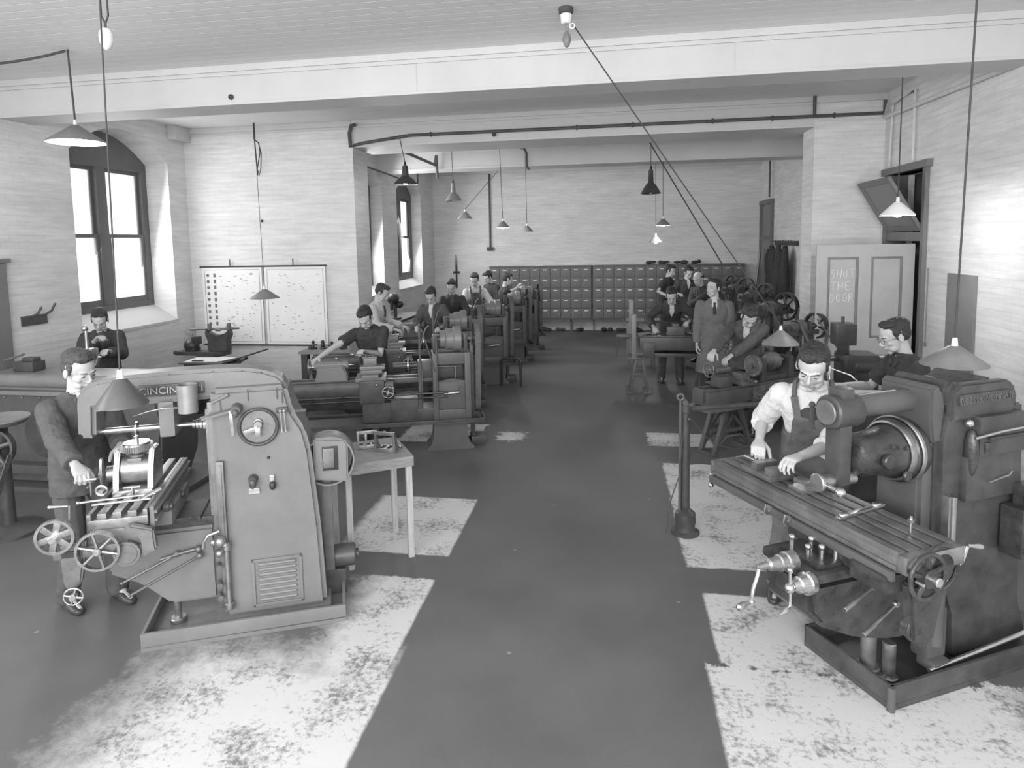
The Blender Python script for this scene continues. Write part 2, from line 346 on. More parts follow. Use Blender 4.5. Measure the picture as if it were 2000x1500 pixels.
def arc(c, r, a0, a1, n, ea=(1, 0, 0), eb=(0, 0, 1)):
    c, ea, eb = V(c), V(ea), V(eb); return [c+ea*r*math.cos(R(a0+(a1-a0)*i/n))+eb*r*math.sin(R(a0+(a1-a0)*i/n)) for i in range(n+1)]
XL, XR, CZ, YB = -6.89, 3.69, 4.31, 17.4
X2 = -4.81
b = B(); b.bx(-7.6, 4.2, -2.9, YB+.3, -.1, 0); struct(b, 'floor', 'floor')
b = B(); b.bx(-7.6, 4.2, -2.9, YB+.3, CZ, CZ+.1); struct(b, 'ceiling', 'ceiling')
def wall_open(name, xa, xb, y0, y1, holes, m='brick'):
    """wall in the YZ plane between x=xa and xb, holes = (ya, yb, za, zb, arch rise, sill drop)"""
    b = B(); y = y0
    for (ya, yb, za, zb, rise) in holes:
        if ya > y: b.bx(xa, xb, y, ya, 0, CZ)
        if za > 0: b.bx(xa, xb, ya, yb, 0, za)
        if rise:
            c = (ya+yb)/2; h = (yb-ya)/2; P = [(ya, CZ), (ya, zb-rise)]+[(c+h*t, zb-rise*t*t) for t in [i/10-1 for i in range(1, 20)]]+[(yb, zb-rise), (yb, CZ)]
            b.prism(P, (min(xa, xb), 0, 0), (0, 1, 0), (0, 0, 1), abs(xb-xa))
        elif zb < CZ: b.bx(xa, xb, ya, yb, zb, CZ)
        y = yb
    if y < y1: b.bx(xa, xb, y, y1, 0, CZ)
    return struct(b, name, m)
# wall with the street windows; the sill slopes up to the sash
wall_open('wall_left', -7.4, XL, -2.9, 9.95, [(-.6, 1.2, 1.5, 3.9, 0), (7.5, 9.4, 1.24, 4.09, .4)])
wall_open('wall_left_inner', -5.2, X2, 10.2, YB, [(11.5, 13.36, 1.33, 3.95, .35), (14.31, 16.23, 1.33, 3.95, .35)])
wall_open('wall_right', XR, XR+.3, -2.9, YB, [(8.57, 9.62, 0, 3.18, 0)])
b = B(); b.bx(-5.2, XR+.3, YB, YB+.25, 0, CZ); struct(b, 'wall_back', 'brick')
b = B(); b.bx(-7.4, -3.99, 9.84, 10.44, 0, CZ); struct(b, 'wall_left_pier', 'brick')
b = B(); b.bx(2.778, XR, 9.84, 10.37, 0, CZ); struct(b, 'wall_right_pier', 'brick')
b = B(); b.bx(-7.4, 4.0, -2.9, -2.7, 0, 1.1); b.bx(-7.4, 4.0, -2.9, -2.7, 4.05, CZ); b.bx(-7.4, -4.7, -2.9, -2.7, 1.1, 4.05); b.bx(3.1, 4.0, -2.9, -2.7, 1.1, 4.05); struct(b, 'wall_front', 'brick')
# passage behind the doorway
b = B(); b.bx(XR+.3, 5.6, 8.3, 8.4, 0, CZ); b.bx(XR+.3, 5.6, 9.9, 10.0, 0, CZ); b.bx(5.6, 5.7, 8.3, 10, 0, CZ); b.bx(XR+.3, 5.6, 8.3, 10, -.1, 0); b.bx(XR+.3, 5.6, 8.3, 10, CZ, CZ+.1); struct(b, 'wall_passage', 'paint')
# sloping window sills
def slope_sill(name, xi, xo, ya, yb, z0, z1):
    b = B(); b.prism([(xi, z0-.02), (xi, z0+.015), (xo, z1), (xo, z0-.02)], (0, yb, 0), (1, 0, 0), (0, 0, 1), (yb-ya)); return struct(b, name, 'plaster')
slope_sill('trim_1', XL+.02, -7.3, 7.5, 9.4, 1.24, 1.5); slope_sill('trim_2', X2+.02, -5.1, 14.31, 16.23, 1.33, 1.52); slope_sill('trim_3', X2+.02, -5.1, 11.5, 13.36, 1.33, 1.52)
# double sash windows: outer frame, mullion, four sashes
def sash_window(name, x, ya, yb, z0, z1, rise, mid=.1):
    root = bpy.data.objects.new(name, None); C.objects.link(root); root.location = (x, 0, 0); root['kind'] = 'structure'
    fw = .12; b = B(); c = (ya+yb)/2
    zp = z1-rise-.14; b.bx(-.05, .05, ya, ya+fw, z0, zp, .003); b.bx(-.05, .05, yb-fw, yb, z0, zp, .003); b.bx(-.05, .05, ya+fw, yb-fw, z0, z0+.1, .006)
    h = (yb-ya)/2; P = [(ya, z1-rise-.14), (ya-.04, z1-rise), (ya-.04, z1+.08), (yb+.04, z1+.08), (yb+.04, z1-rise), (yb, z1-rise-.14)]
    b.prism(P, (-.05, 0, 0), (0, 1, 0), (0, 0, 1), .1); b.bx(-.06, .06, c-.09, c+.09, z0+.1, z1-rise-.14, .008)
    b.build('window_frame', 'frame', root)
    zt = z1-rise-.14; zm = (z0+zt)/2+.06
    for (p, q) in ((ya+fw, c-.09), (c+.09, yb-fw)):
        for (a, d, xo) in ((zm-.025, zt, -.02), (z0+.1, zm+.025, .02)):
            s = B(); w_ = .05
            s.bx(xo-.018, xo+.018, p, p+w_, a, d); s.bx(xo-.018, xo+.018, q-w_, q, a, d); s.bx(xo-.018, xo+.018, p+w_, q-w_, a, a+(.08 if xo > 0 else .045)); s.bx(xo-.018, xo+.018, p+w_, q-w_, d-.05, d)
            so = s.build('sash', 'frame', root); g = B(); g.bx(xo-.003, xo+.003, p+w_-.005, q-w_+.005, a+.04, d-.045); g.build('pane', 'glass', so)
    return root
sash_window('window_1', -7.33, 7.5, 9.4, 1.48, 4.09, .38); sash_window('window_2', -5.12, 14.31, 16.23, 1.5, 3.95, .33); sash_window('window_3', -5.12, 11.5, 13.36, 1.5, 3.95, .33); sash_window('window_4', -7.2, -.6, 1.2, 1.5, 3.9, .0)
# beams, with a bead along top and bottom
def beam(name, x0, x1, y0, y1, zlo, seams=()):
    b = B(); b.bx(x0, x1, y0, y1, zlo, CZ); 
    b.bx(x0, x1, y0-.035, y0, CZ-.07, CZ, .008); b.bx(x0, x1, y0-.02, y0, CZ-.11, CZ-.07, .006); b.bx(x0, x1, y0-.012, y0, zlo, zlo+.035, .004)
    for sx in seams: b.bx(sx-.006, sx+.006, y0-.006, y0, zlo, CZ)
    return struct(b, name, 'plaster')
beam('trim_4', XL, XR, 6.55, 7.0, 3.9, (-1.95, 1.128)); beam('trim_5', -3.99, 2.778, 9.84, 10.7, 3.9, (1.55,)); beam('trim_6', X2, XR, 13.1, 13.7, 3.88, (1.2,))
b = B(); b.bx(XL, -3.99, 9.80, 9.84, CZ-.09, CZ, .01); b.bx(XL, -3.99, 9.82, 9.84, CZ-.13, CZ-.09, .006); b.bx(2.778, XR, 9.80, 9.84, CZ-.09, CZ, .01); struct(b, 'trim_7', 'plaster')
b = B(); b.bx(XL, XL+.14, 9.44, 9.84, CZ-.22, CZ, .02); b.bx(XL, XL+.14, 7.05, 7.42, CZ-.22, CZ, .02); struct(b, 'trim_8', 'plaster')
b = B(); b.bx(X2, XR, YB-.06, YB, 4.2, CZ); struct(b, 'trim_9', 'plaster')
# door frame in the wall, with a tilted fanlight
b = B(); b.bx(XR-.05, XR+.22, 8.50, 8.58, 0, 3.22, .006); b.bx(XR-.05, XR+.22, 9.61, 9.69, 0, 3.22, .006); b.bx(XR-.07, XR+.22, 8.44, 9.75, 3.18, 3.27, .006); b.bx(XR-.04, XR+.22, 8.58, 9.61, 2.31, 2.42, .006); struct(b, 'trim_10', 'door_edge')
t = thing('fanlight', 'dark framed fanlight tilted open above the doorway', 'fanlight', (XR-.02, 9.095, 2.44))
t.rotation_euler = (0, R(-31), 0)
b = B(); b.bx(-.02, .02, -.5, .5, 0, .07, .004); b.bx(-.02, .02, -.5, .5, .68, .75, .004); b.bx(-.02, .02, -.5, -.43, .07, .68, .004); b.bx(-.02, .02, .43, .5, .07, .68, .004); b.build('fanlight_frame', 'door_edge', t)
b = B(); b.bx(-.004, .004, -.435, .435, .065, .685); b.build('pane', 'paint', t)
t['kind'] = 'structure'; t.name = 'window_5'; del t['category']; del t['label']
# door leaf opened square to the wall
t = thing('door_1', None, None, (XR-.06, 8.683, 0)); t['kind'] = 'structure'
LW, LH = 1.12, 2.28
b = B(); 
for (x0, x1, z0, z1) in ((-LW, -LW+.13, .02, LH), (-.13, 0, .02, LH), (-LW/2-.07, -LW/2+.07, .02, LH), (-LW+.13, -LW/2-.07, LH-.15, LH), (-LW/2+.07, -.13, LH-.15, LH), (-LW+.13, -LW/2-.07, .9, 1.12), (-LW/2+.07, -.13, .9, 1.12), (-LW+.13, -LW/2-.07, .02, .25), (-LW/2+.07, -.13, .02, .25)): b.bx(x0, x1, -.022, .022, z0, z1)
b.build('door_frame_rails', 'door', t)
for x0, x1 in ((-LW+.13, -LW/2-.07), (-LW/2+.07, -.13)):
    for z0, z1 in ((1.12, LH-.15), (.25, .9)):
        b = B(); b.bx(x0, x1, -.008, .008, z0, z1); pn = b.build('door_panel', 'door', t)
        b = B(); k = .03
        for q in ((x0, x0+k, z0, z1), (x1-k, x1, z0, z1), (x0+k, x1-k, z0, z0+k), (x0+k, x1-k, z1-k, z1)): b.bx(q[0], q[1], -.02, -.006, q[2], q[3], .006)
        b.build('moulding', 'door_edge', pn)
b = B(); b.torus((-LW+.065, -.03, 1.02), (0, 1, 0), .02, .008); b.cyl((-LW+.065, -.022, 1.02), (-LW+.065, -.06, 1.02), .008); b.ball((-LW+.065, -.075, 1.02), .026); b.build('door_handle', 'steel_dull', t)
# chalk writing: SHUT / THE / DOOR
G = {'S': [[(.9, .95), (.4, 1), (.1, .75), (.4, .55), (.75, .4), (.6, .05), (.05, .0)]], 'H': [[(.1, 1), (.0, 0)], [(.9, 1), (.8, 0)], [(.05, .5), (.85, .55)]], 'U': [[(.1, 1), (.05, .3), (.35, 0), (.7, .25), (.8, 1)]],
 'T': [[(0, .95), (1, 1)], [(.5, 1), (.45, 0)]], 'E': [[(.85, 1), (.1, .95), (.05, 0), (.8, .03)], [(.05, .5), (.7, .52)]], 'D': [[(.1, 1), (.05, 0), (.6, .1), (.9, .5), (.6, .9), (0, 1)]], 'O': [[(.5, 1), (.1, .7), (.1, .25), (.5, 0), (.85, .3), (.85, .75), (.5, 1)]],
 'R': [[(.05, 0), (.1, 1), (.7, .9), (.7, .6), (.1, .5), (.9, 0)]]}
b = B()
for word, x0, z0, wd, h in (('SHUT', -.95, 1.865, .067, .105), ('THE', -.945, 1.72, .075, .1), ('DOOR', -.955, 1.565, .067, .105)):
    for i, ch in enumerate(word):
        for st in G[ch]:
            pts = [(x0+i*wd*1.1+p[0]*wd*.85, -.0105, z0+p[1]*h+i*.002) for p in st]
            for p, q in zip(pts, pts[1:]): b.bar(p, q, .014, .003)
b.build('chalk_writing', 'chalk', t)
# tall narrow door in the far corner and a board on the near wall
t = thing('door_2', None, None, (XR, 16.6, 0)); t['kind'] = 'structure'
b = B(); b.bx(-.07, 0, -.6, -.5, 0, 3.25, .006); b.bx(-.07, 0, .5, .6, 0, 3.25, .006); b.bx(-.08, 0, -.62, .62, 3.17, 3.27, .006); b.bx(-.06, 0, -.5, .5, 2.3, 2.4); b.build('door_frame', 'door_edge', t)
b = B(); b.bx(-.04, -.0, -.5, .5, .01, 2.3); b.bx(-.055, -.04, -.42, -.06, 1.1, 2.1); b.bx(-.055, -.04, .06, .42, 1.1, 2.1); b.bx(-.03, 0, -.5, .5, 2.4, 3.17); b.build('door_leaf', 'paint', t)
b = B(); b.bx(XR-.03, XR, 7.37, 7.93, .55, 1.96, .004); o = b.build('wall_board', 'paint', None); tag(o, 'tall dark board fixed to the whitewashed wall beside the doorway', 'board')
b = B(); b.bx(XL, XL+.06, 6.05, 6.42, 0, 2.26, .006); b.bx(XL, XL+.08, 6.0, 6.47, 2.26, 2.31, .006); o = b.build('cupboard_front', 'paint', None); tag(o, 'dark grey wooden cupboard front standing against the window wall', 'cupboard')
b = B(); b.bx(XL, XL+.02, 6.6, 6.95, 1.5, 1.62, .004); b.tube([(XL+.02, 6.7, 1.6), (XL+.12, 6.72, 1.64), (XL+.16, 6.74, 1.72)], .014); b.tube([(XL+.02, 6.9, 1.6), (XL+.12, 6.92, 1.66), (XL+.16, 6.94, 1.75)], .014); o = b.build('wall_hook_board', 'paint_mid', None); tag(o, 'grey board with two upturned hooks on the wall by the arched window', 'hook board')
b = B()
for (y, z) in ((9.55, .9), (9.62, 1.0), (9.7, .95), (9.65, .8), (9.58, .72)): b.torus((XL+.03, y, z), (1, .1, 0), .03, .009, 16, 6)
b.bx(XL, XL+.02, 9.5, 9.78, .68, 1.06); o = b.build('tool_board', 'plaster', None); tag(o, 'whitewashed tool board with small rings under the window sill', 'tool board')
# lockers
def locker_unit(x0, ncol, cw, label, open_cells=()):
    Yf = 17.045; z0, z1 = .35, 1.69; h = (z1-z0)/5
    t = thing('locker_cabinet', label, 'locker', (x0, Yf, 0), 0, 'lockers along the back wall')
    b = B(); W = ncol*cw; b.bx(0, W, .012, .34, z0-.02, z1+.02, .004); b.bx(-.015, W+.015, -.01, .35, z1+.02, z1+.045, .004); b.build('carcass', 'cabinet', t)
    b = B()
    for i in range(0, ncol+1, 4): b.bx(max(0, i*cw-.02), i*cw+.02, .02, .05, 0, z0-.02); b.bx(max(0, i*cw-.02), i*cw+.02, .29, .32, 0, z0-.02)
    b.bx(0, W, .02, .04, z0-.08, z0-.02); b.build('stand', 'cabinet', t)
    d0 = None
    for i in range(ncol):
        for j in range(5):
            if d0 is None:
                b = B(); b.box((0, 0, 0), (cw-.014, .018, h-.014), bev=.003); d0 = b.build('door', 'cabinet_door', t)
                b = B(); b.box((0, -.012, h*.28), (cw*.36, .006, .022)); b.build('card_holder', 'paper', d0)
                b = B(); b.ball((cw*.38, -.016, -.02), .011, 10, 6); b.cyl((cw*.38, -.008, -.02), (cw*.38, -.016, -.02), .006, n=8); b.build('knob', 'steel', d0); d = d0
            else: d = copy_tree(d0, t)
            d.location = ((i+.5)*cw, 0, z0+(j+.5)*h)
    return t
locker_unit(-3.21, 10, .268, 'grey steel locker cabinet of small labelled doors nearer the window wall'); locker_unit(-.49, 14, .268, 'grey steel locker cabinet of small labelled doors behind the group of men')
def clutter(name, label, cat, pos, m, k, group=None):
    b = B(); r2 = random.Random(k)
    for i in range(4): b.ball((r2.uniform(-.1, .1), r2.uniform(-.05, .05), .03+r2.uniform(0, .03)), (r2.uniform(.05, .1), .05, r2.uniform(.03, .06)), 10, 6)
    o = b.build(name, m, None); o.location = pos; tag(o, label, cat, group)
BL = ('black bag under the lockers, the one nearest the row of lathes', 'grey bag under the lockers, second from the row of lathes', 'leather bag under the lockers, just before the joint of the two cabinets', 'black bag under the lockers, just beyond the joint of the two cabinets', 'grey bag under the lockers, in front of the cutting bench', 'leather bag under the lockers, nearest the planing machine')
for i, x in enumerate((-1.75, -1.35, -.9, -.15, .2, .6)): clutter('bag', BL[i], 'bag', (x, 17.15, .0), ('cloth_black', 'cloth_mid', 'leather')[i % 3], i, 'bags under the lockers')
CL = ('dark cap on the lockers above the man with bare arms', 'dark cap on the lockers, second from the man with bare arms', 'dark cap on the lockers above the dark haired man of the far group', 'dark cap on the lockers, nearest the slanting rope')
for i, x in enumerate((.95, 1.32, 1.72, 2.1)): clutter('cap', CL[i], 'cap', (x, 17.2, 1.745), 'cloth_dark', 20+i, 'caps on top of the lockers')
b = B(); b.bx(-.1, .1, -.06, .06, 0, .012, .003); b.bx(-.02, .02, -.06, .06, .012, .03); o = b.build('folded_paper', 'paper', None); o.location = (-1.9, 17.15, 1.736); tag(o, 'pale folded paper lying on top of the lockers', 'paper')
# charts on the pier
for i, (x0, x1, seed) in enumerate(((-6.68, -5.62, 3), (-5.57, -4.52, 5))):
    t = thing('wall_chart', ('printed wall chart with a column of dark round figures, hanging on the pier' if i == 0 else 'printed wall chart with faint line figures, hanging on the pier'), 'chart', (x0, 9.81, 0))
    W = x1-x0; za, zb = .78, 2.07
    b = B(); b.bx(0, W, -.004, .0, za, zb); b.build('sheet', 'paper', t)
    for zz in (zb, za): b = B(); b.cyl((-.03, -.01, zz), (W+.025, -.01, zz), .013); b.build('rod', 'wood_dark', t)
    b = B(); b.cyl((W*.48, -.006, zb), (W*.48, -.006, zb+.12), .008); b.build('hanging_cord', 'cord', t)
    b = B(); r2 = random.Random(seed); k = .006
    for q in ((.04, W-.04, za+.05, za+.05+k), (.04, W-.04, zb-.05-k, zb-.05), (.04, .04+k, za+.05, zb-.05), (W-.04-k, W-.04, za+.05, zb-.05)): b.bx(q[0], q[1], -.007, -.0045, q[2], q[3])
    if i == 0:
        for j in range(10): b.cyl((.1, -.0045, zb-.14-j*.1), (.1, -.007, zb-.14-j*.1), .026, n=12); b.bx(.2, .24, -.007, -.0045, zb-.17-j*.1, zb-.11-j*.1)
    for j in range(70):
        x = r2.uniform(.3 if i == 0 else .1, W-.12); z = r2.uniform(za+.1, zb-.1); b.bx(x, x+r2.uniform(.012, .05), -.0065, -.0045, z, z+r2.uniform(.004, .009))
    b.build('printed_figures', 'steel_dull' if i else 'ink', t)
# coats on the hooks
t = thing('coat_rack', 'dark rail of coat hooks on the whitewashed wall', 'coat rack', (XR, 14.85, 2.25))
b = B(); b.bx(-.03, 0, -.95, .95, -.05, .05, .004); b.build('rail', 'wood_dark', t)
for i in range(9):
    y = -.85+i*.212; b = B(); b.tube([(-.03, y, .02), (-.1, y, .02), (-.13, y, .07)], .01, 6); b.tube([(-.03, y, -.02), (-.07, y, -.04), (-.09, y, 0)], .008, 6); b.build('hook', 'iron', t)
def coat(y, z, w_, h, m, lab, k):
    b = B(); r2 = random.Random(k); rings = []
    for i in range(9):
        f = i/8; a = w_*(.25+.75*min(1, f*2.2))*(1+.1*math.sin(f*7+k)); d = .09*(.5+.7*f)
        rings.append([(-.1-d*math.sin(2*PI*j/20)*(1+.25*math.sin(j*2.1+k)), a*math.cos(2*PI*j/20), -h*f+(.04*math.sin(j*1.7+k) if i == 8 else 0)) for j in range(20)])
    b.loft(rings); o = b.build('coat', m, None); o.location = (XR-.07, y, z); tag(o, lab, 'coat', None)
    for s in (-1, 1):
        q = B(); q.tube([(-.12, s*w_*.6, -.1), (-.15, s*w_*.95, -.3), (-.14, s*w_*1.0, -h*.5), (-.13, s*w_*.95, -h*.72)], [.05, .062, .055, .048], 10); q.build('sleeve', m, o)
coat(15.42, 2.2, .22, .95, 'cloth_black', 'short black jacket hanging from the far hooks of the rail', 2); coat(14.84, 2.22, .24, 1.15, 'cloth_dark', 'long dark coat hanging at the middle of the coat rail', 4); coat(14.28, 2.2, .2, 1.05, 'cloth_black', 'black coat hanging beside the pier', 7)
# pipes
def pipe(name, label, pts, r, m='conduit', clips=()):
    b = B(); b.tube(pts, r, 8)
    for c in clips: b.torus(c, (1, 0, 0), r*1.2, r*.5, 12, 6)
    o = b.build(name, m, None); return tag(o, label, 'pipe')
yp = 9.74
pipe('ceiling_pipe', 'long dark steam pipe crossing below the second beam', [(-3.93, yp+.05, 3.93), (-3.75, yp, 3.95), (-3.03, yp, 4.03), (0, yp, 4.03), (3.62, yp, 4.03), (3.64, yp, 4.2)], .024, clips=[(x, yp, 4.03) for x in (-2.7, -.5, .3, 1.4, 2.2, 3.0)])
b = B(); b.tube([(2.76, yp+.05, 4.05), (2.76, yp+.05, CZ)], .022); o = b.build('pipe_hanger', 'conduit', None); tag(o, 'short vertical hanger holding the dark ceiling pipe', 'hanger')
pipe('corner_downpipe', 'dark pipe bending down the corner of the chart pier', [(-3.9, 9.78, 4.24), (-3.97, 9.76, 4.22), (-4.0, 9.76, 4.1), (-3.99, 9.76, 3.9), (-3.93, 9.79, 3.93)], .03)
pipe('offset_pipe', 'thick black pipe stepping down round the beam by the domed lamp', [(-3.95, 10.8, 4.05), (-3.55, 10.9, 3.98), (-3.5, 12.9, 3.95), (-3.5, 13.0, 4.15), (-3.5, 13.05, 3.7)], .03)
pipe('bent_pipe', 'black pipe with two elbows in front of the third beam', [(-1.9, 13.0, 4.3), (-1.7, 12.95, 4.2), (-1.66, 12.95, 4.12), (-1.66, 12.95, 3.85), (-1.6, 12.97, 3.8)], .03)
pipe('wall_bracket_pipe', 'thin dark pipe sagging across the window bay', [(-4.78, 11.0, 3.95), (-4.6, 12.6, 3.85), (-4.4, 13.4, 3.75), (-4.2, 14.0, 3.7), (-4.2, 14.0, 4.1)], .02)
pipe('switch_conduit', 'vertical dark conduit on the back wall ending at a switch', [(-3.23, YB-.03, CZ), (-3.24, YB-.03, 2.24)], .026)
b = B(); b.bx(-3.33, -3.15, YB-.06, YB, 2.16, 2.25, .01); b.cyl((-3.24, YB-.06, 2.205), (-3.24, YB-.09, 2.205), .02); o = b.build('wall_switch', 'black', None); tag(o, 'small black wall switch at the foot of the back wall conduit', 'switch')
pipe('wall_conduit', 'pair of grey conduits rising along the whitewashed wall near the doorway', [(XR-.04, 9.75, 3.98), (XR-.04, 7.0, 3.93), (XR-.04, 4.5, 3.9)], .03, 'conduit_white')
pipe('lamp_conduit', 'thin pale conduit looping over the fanlight', [(XR-.03, 9.6, 3.3), (XR-.03, 9.55, 4.1), (XR-.03, 8.9, 4.15), (XR-.03, 8.9, 3.3)], .016, 'conduit_white')
pipe('door_bar', 'dark thin rod above the far corner door', [(3.6, 16.1, CZ), (3.6, 16.1, 3.3)], .02)
# pendant lamps
def cable(b, p, q, r=.006, sag=0, n=2):
    p, q = V(p), V(q); b.tube([p.lerp(q, i/n)+V((0, 0, -sag*4*(i/n)*(1-i/n))) for i in range(n+1)], r, 6)
def pendant(label, pos, top, rad, h, shade='shade_grey', lit=False, bulb=True, cordr=.006, dome=False, power=0, via=None, glow=25):
    """pos: centre of the shade rim"""
    t = thing('pendant_lamp', label, 'lamp', pos, 0); P = V(pos)
    T = V(top)-P; b = B(); pts = [V((0, 0, h+.05))]+([V(via)-P] if via else [])+[T]
    b.tube(pts, cordr, 6); b.build('cord', 'cord', t)
    b = B()
    if dome: b.lathe_closed([(rad, 0), (rad*.95, .02), (rad*.6, h*.3), (rad*.28, h*.45), (rad*.22, h*.95), (.0, h), (.0, h-.01), (rad*.18, h*.9), (rad*.24, h*.44), (rad*.57, h*.27), (rad*.93, .01)], (0, 0, 0), (0, 0, 1), 28)
    else: b.lathe_closed([(rad, 0), (rad*.98, .012), (.03, h), (0.0, h), (0.0, h-.006), (.027, h-.006), (rad*.97, .004)], (0, 0, 0), (0, 0, 1), 36)
    b.build('lamp_shade', shade, t)
    if not dome: b = B(); b.lathe_closed([(rad*.965, .001), (rad*.95, .004), (.03, h-.012), (.028, h-.016)], (0, 0, 0), (0, 0, 1), 36); b.build('shade_lining', 'shade_in', t)
    b = B(); b.cyl((0, 0, h-.01), (0, 0, h+.05), .02, .014, 12, .003); b.build('lamp_holder', 'porcelain' if not dome else 'black', t)
    if bulb:
        b = B(); rb = min(.045, rad*.35); b.lathe([(.012, .05), (rb*.6, .03), (rb, 0), (rb*.95, -rb*.5), (rb*.6, -rb*.9), (.001, -rb*1.05)], (0, 0, .03 if not dome else .05), (0, 0, 1), 16)
        b.build('bulb', 'bulb' if lit else 'bulb_soft', t)
    if power:
        d = bpy.data.lights.new('lamp_light', 'POINT'); d.energy = power; d.shadow_soft_size = .04; o = bpy.data.objects.new('lamp_light', d); C.objects.link(o); o.location = (pos[0], pos[1], pos[2]-.06)
    return t
pendant('wide cone pendant lamp, lit from within, in front of the arched window', (-5.13, 5.69, 3.43), (-5.15, 5.69, 4.31), .26, .17, 'shade_grey', True, power=26, cordr=.009)
pendant('low hanging grey cone lamp over the milling arm with the name plate', (-2.70, 3.17, 1.53), (-2.75, 3.3, 4.31), .135, .15, 'paint_mid', False, cordr=.0045)
pendant('dark unlit cone lamp hanging in front of the two wall charts', (-4.84, 8.5, 1.66), (-5.49, 9.6, 3.52), .2, .13, 'shade_grey', False, bulb=False, cordr=.004)
pendant('black domed lamp beside the stepped pipe', (-3.12, 9.75, 3.29), (-3.3, 9.9, 4.31), .19, .3, 'shade_dark', True, dome=True, power=8)
pendant('dark domed lamp with white rim near the inner window', (-3.04, 12.5, 3.2), (-3.06, 12.5, 4.31), .165, .36, 'shade_grey', False, dome=True)
pendant('small dark cone lamp pulled aside on a slanting cord', (-3.16, 14, 2.9), (-1.95, 13.7, 4.31), .165, .16, 'shade_grey', False, bulb=False)
pendant('small lit cone lamp hanging near the back wall conduit', (-2.16, 13, 2.67), (-2.2, 13, 4.31), .14, .13, 'shade_grey', True, power=14)
pendant('small dark unlit cone lamp hanging under the bent pipe', (-1.74, 13.5, 2.59), (-1.75, 13.5, 4.31), .135, .12, 'shade_grey', False, bulb=False)
pendant('black domed lamp with white rim over the far group of men', (.653, 11.5, 3.16), (.66, 11.5, 4.31), .17, .42, 'shade_dark', False, dome=True)
pendant('lower of the two lit cone lamps hung close together', (.87, 13.5, 2.32), (.86, 13.5, 4.31), .14, .13, 'shade_grey', True, power=14)
pendant('upper of the two lit cone lamps hung close together', (.986, 13.2, 2.65), (.98, 13.2, 4.31), .14, .13, 'shade_grey', True, power=14)
pendant('bright white enamel cone lamp, lit, in front of the fanlight', (2.76, 7.0, 2.58), (2.86, 7.25, 3.98), .155, .13, 'white', True, power=30, cordr=.006)
pendant('dark cone lamp with a frosted bulb over the lathe by the bending man', (1.80, 7.4, 1.235), (-.33, 5.62, 4.2), .19, .15, 'shade_grey', False, cordr=.006)
pendant('large grey cone lamp with a bulb over the machine beside the wall board', (2.09, 4.4, 1.585), (2.13, 4.4, 4.31), .185, .12, 'shade_grey', False, cordr=.006)
# ceiling roses, pulleys and weights
t = thing('ceiling_rose', 'black and white ceiling rose with a pulley in the middle of the near ceiling', 'ceiling rose', (-.37, 5.6, 4.31))
b = B(); b.cyl((0, 0, 0), (0, 0, -.05), .06, n=24, bev=.006); b.build('rose_block', 'wood_dark', t)
b = B(); b.cyl((0, 0, -.05), (0, 0, -.13), .048, .04, n=24, bev=.008); b.build('porcelain_cover', 'porcelain', t)
b = B(); b.torus((.05, 0, -.15), (0, 1, 0), .02, .006, 16, 6); b.build('pulley', 'white', t)
t = thing('counterweight', 'dark pear-shaped counterweight hanging below the ceiling rose', 'counterweight', (-.365, 5.6, 4.0))
b = B(); b.lathe([(.005, -.01), (.02, 0), (.038, .05), (.03, .09), (.012, .12), (.004, .125)], (0, 0, 0), (0, 0, 1), 18); b.build('weight', 'shade_grey', t)
b = B(); cable(b, (-.012, 0, .12), (-.012, 0, .2), .003); cable(b, (.012, 0, .12), (.012, 0, .2), .003); b.torus((0, 0, .16), (0, 1, 0), .017, .005, 14, 6); b.build('loop', 'cordpale', t)
t = thing('counterweight', 'white porcelain counterweight on a chain near the wide lit lamp', 'counterweight', (-3.32, 4.0, 3.72))
b = B(); b.lathe([(.004, -.0), (.024, .01), (.042, .05), (.045, .1), (.03, .135), (.012, .14)], (0, 0, 0), (0, 0, 1), 20); b.build('weight', 'porcelain', t)
b = B(); b.cyl((0, 0, .14), (0, 0, .18), .008)
for s in (-1, 1): cable(b, (0, 0, .17), (s*.026, 0, .22), .006); cable(b, (s*.026, 0, .22), (s*.022, 0, .585), .006)
b.build('loop', 'cord', t)
b = B(); cable(b, (-5.15, 5.66, 4.29), (-7.2+.5, 5.2, 4.2), .012, .1, 10); o = b.build('ceiling_cable', 'cord', None); tag(o, 'black cable sagging from the wide lit lamp to the window wall', 'cable')
t = thing('ceiling_rose', 'black and white ceiling rose under the beam near the doorway', 'ceiling rose', (2.86, 7.25, 4.02+.29))
b = B(); b.cyl((0, 0, 0), (0, 0, -.23), .01, n=8); b.cyl((0, 0, -.23), (0, 0, -.28), .075, n=24, bev=.006); b.build('rose_block', 'wood_dark', t)
b = B(); b.cyl((0, 0, -.28), (0, 0, -.36), .055, .045, n=24, bev=.008); b.build('porcelain_cover', 'porcelain', t)
t = thing('cable_loop', 'coiled black flex hanging from the ceiling over the wall charts', 'cable', (-5.5, 9.6, 3.5))
b = B(); cable(b, (0, 0, .81), (0, 0, .55), .014); b.tube([(0, 0, .55), (.06, 0, .5), (.1, 0, .35), (.08, 0, .1), (.05, 0, 0), (.02, 0, .1), (.08, 0, .35), (.07, 0, .5), (0, 0, .55)], .008, 6); cable(b, (0, 0, .55), (.02, 0, 0), .01); b.build('flex', 'cord', t)
b = B(); b.ball((-5.58, 9.83, 2.8), .022, 10, 6); o = b.build('plugged_hole', 'black', None); tag(o, 'tiny black plug on the pier above the charts', 'plug')
b = B(); b.cyl((.6, 12.5, 4.31), (2.0, 12.5, 1.9), .012, n=8); o = b.build('guy_rope', 'cord', None); tag(o, 'slanting rope from the third beam down behind the man in the long coat', 'rope')
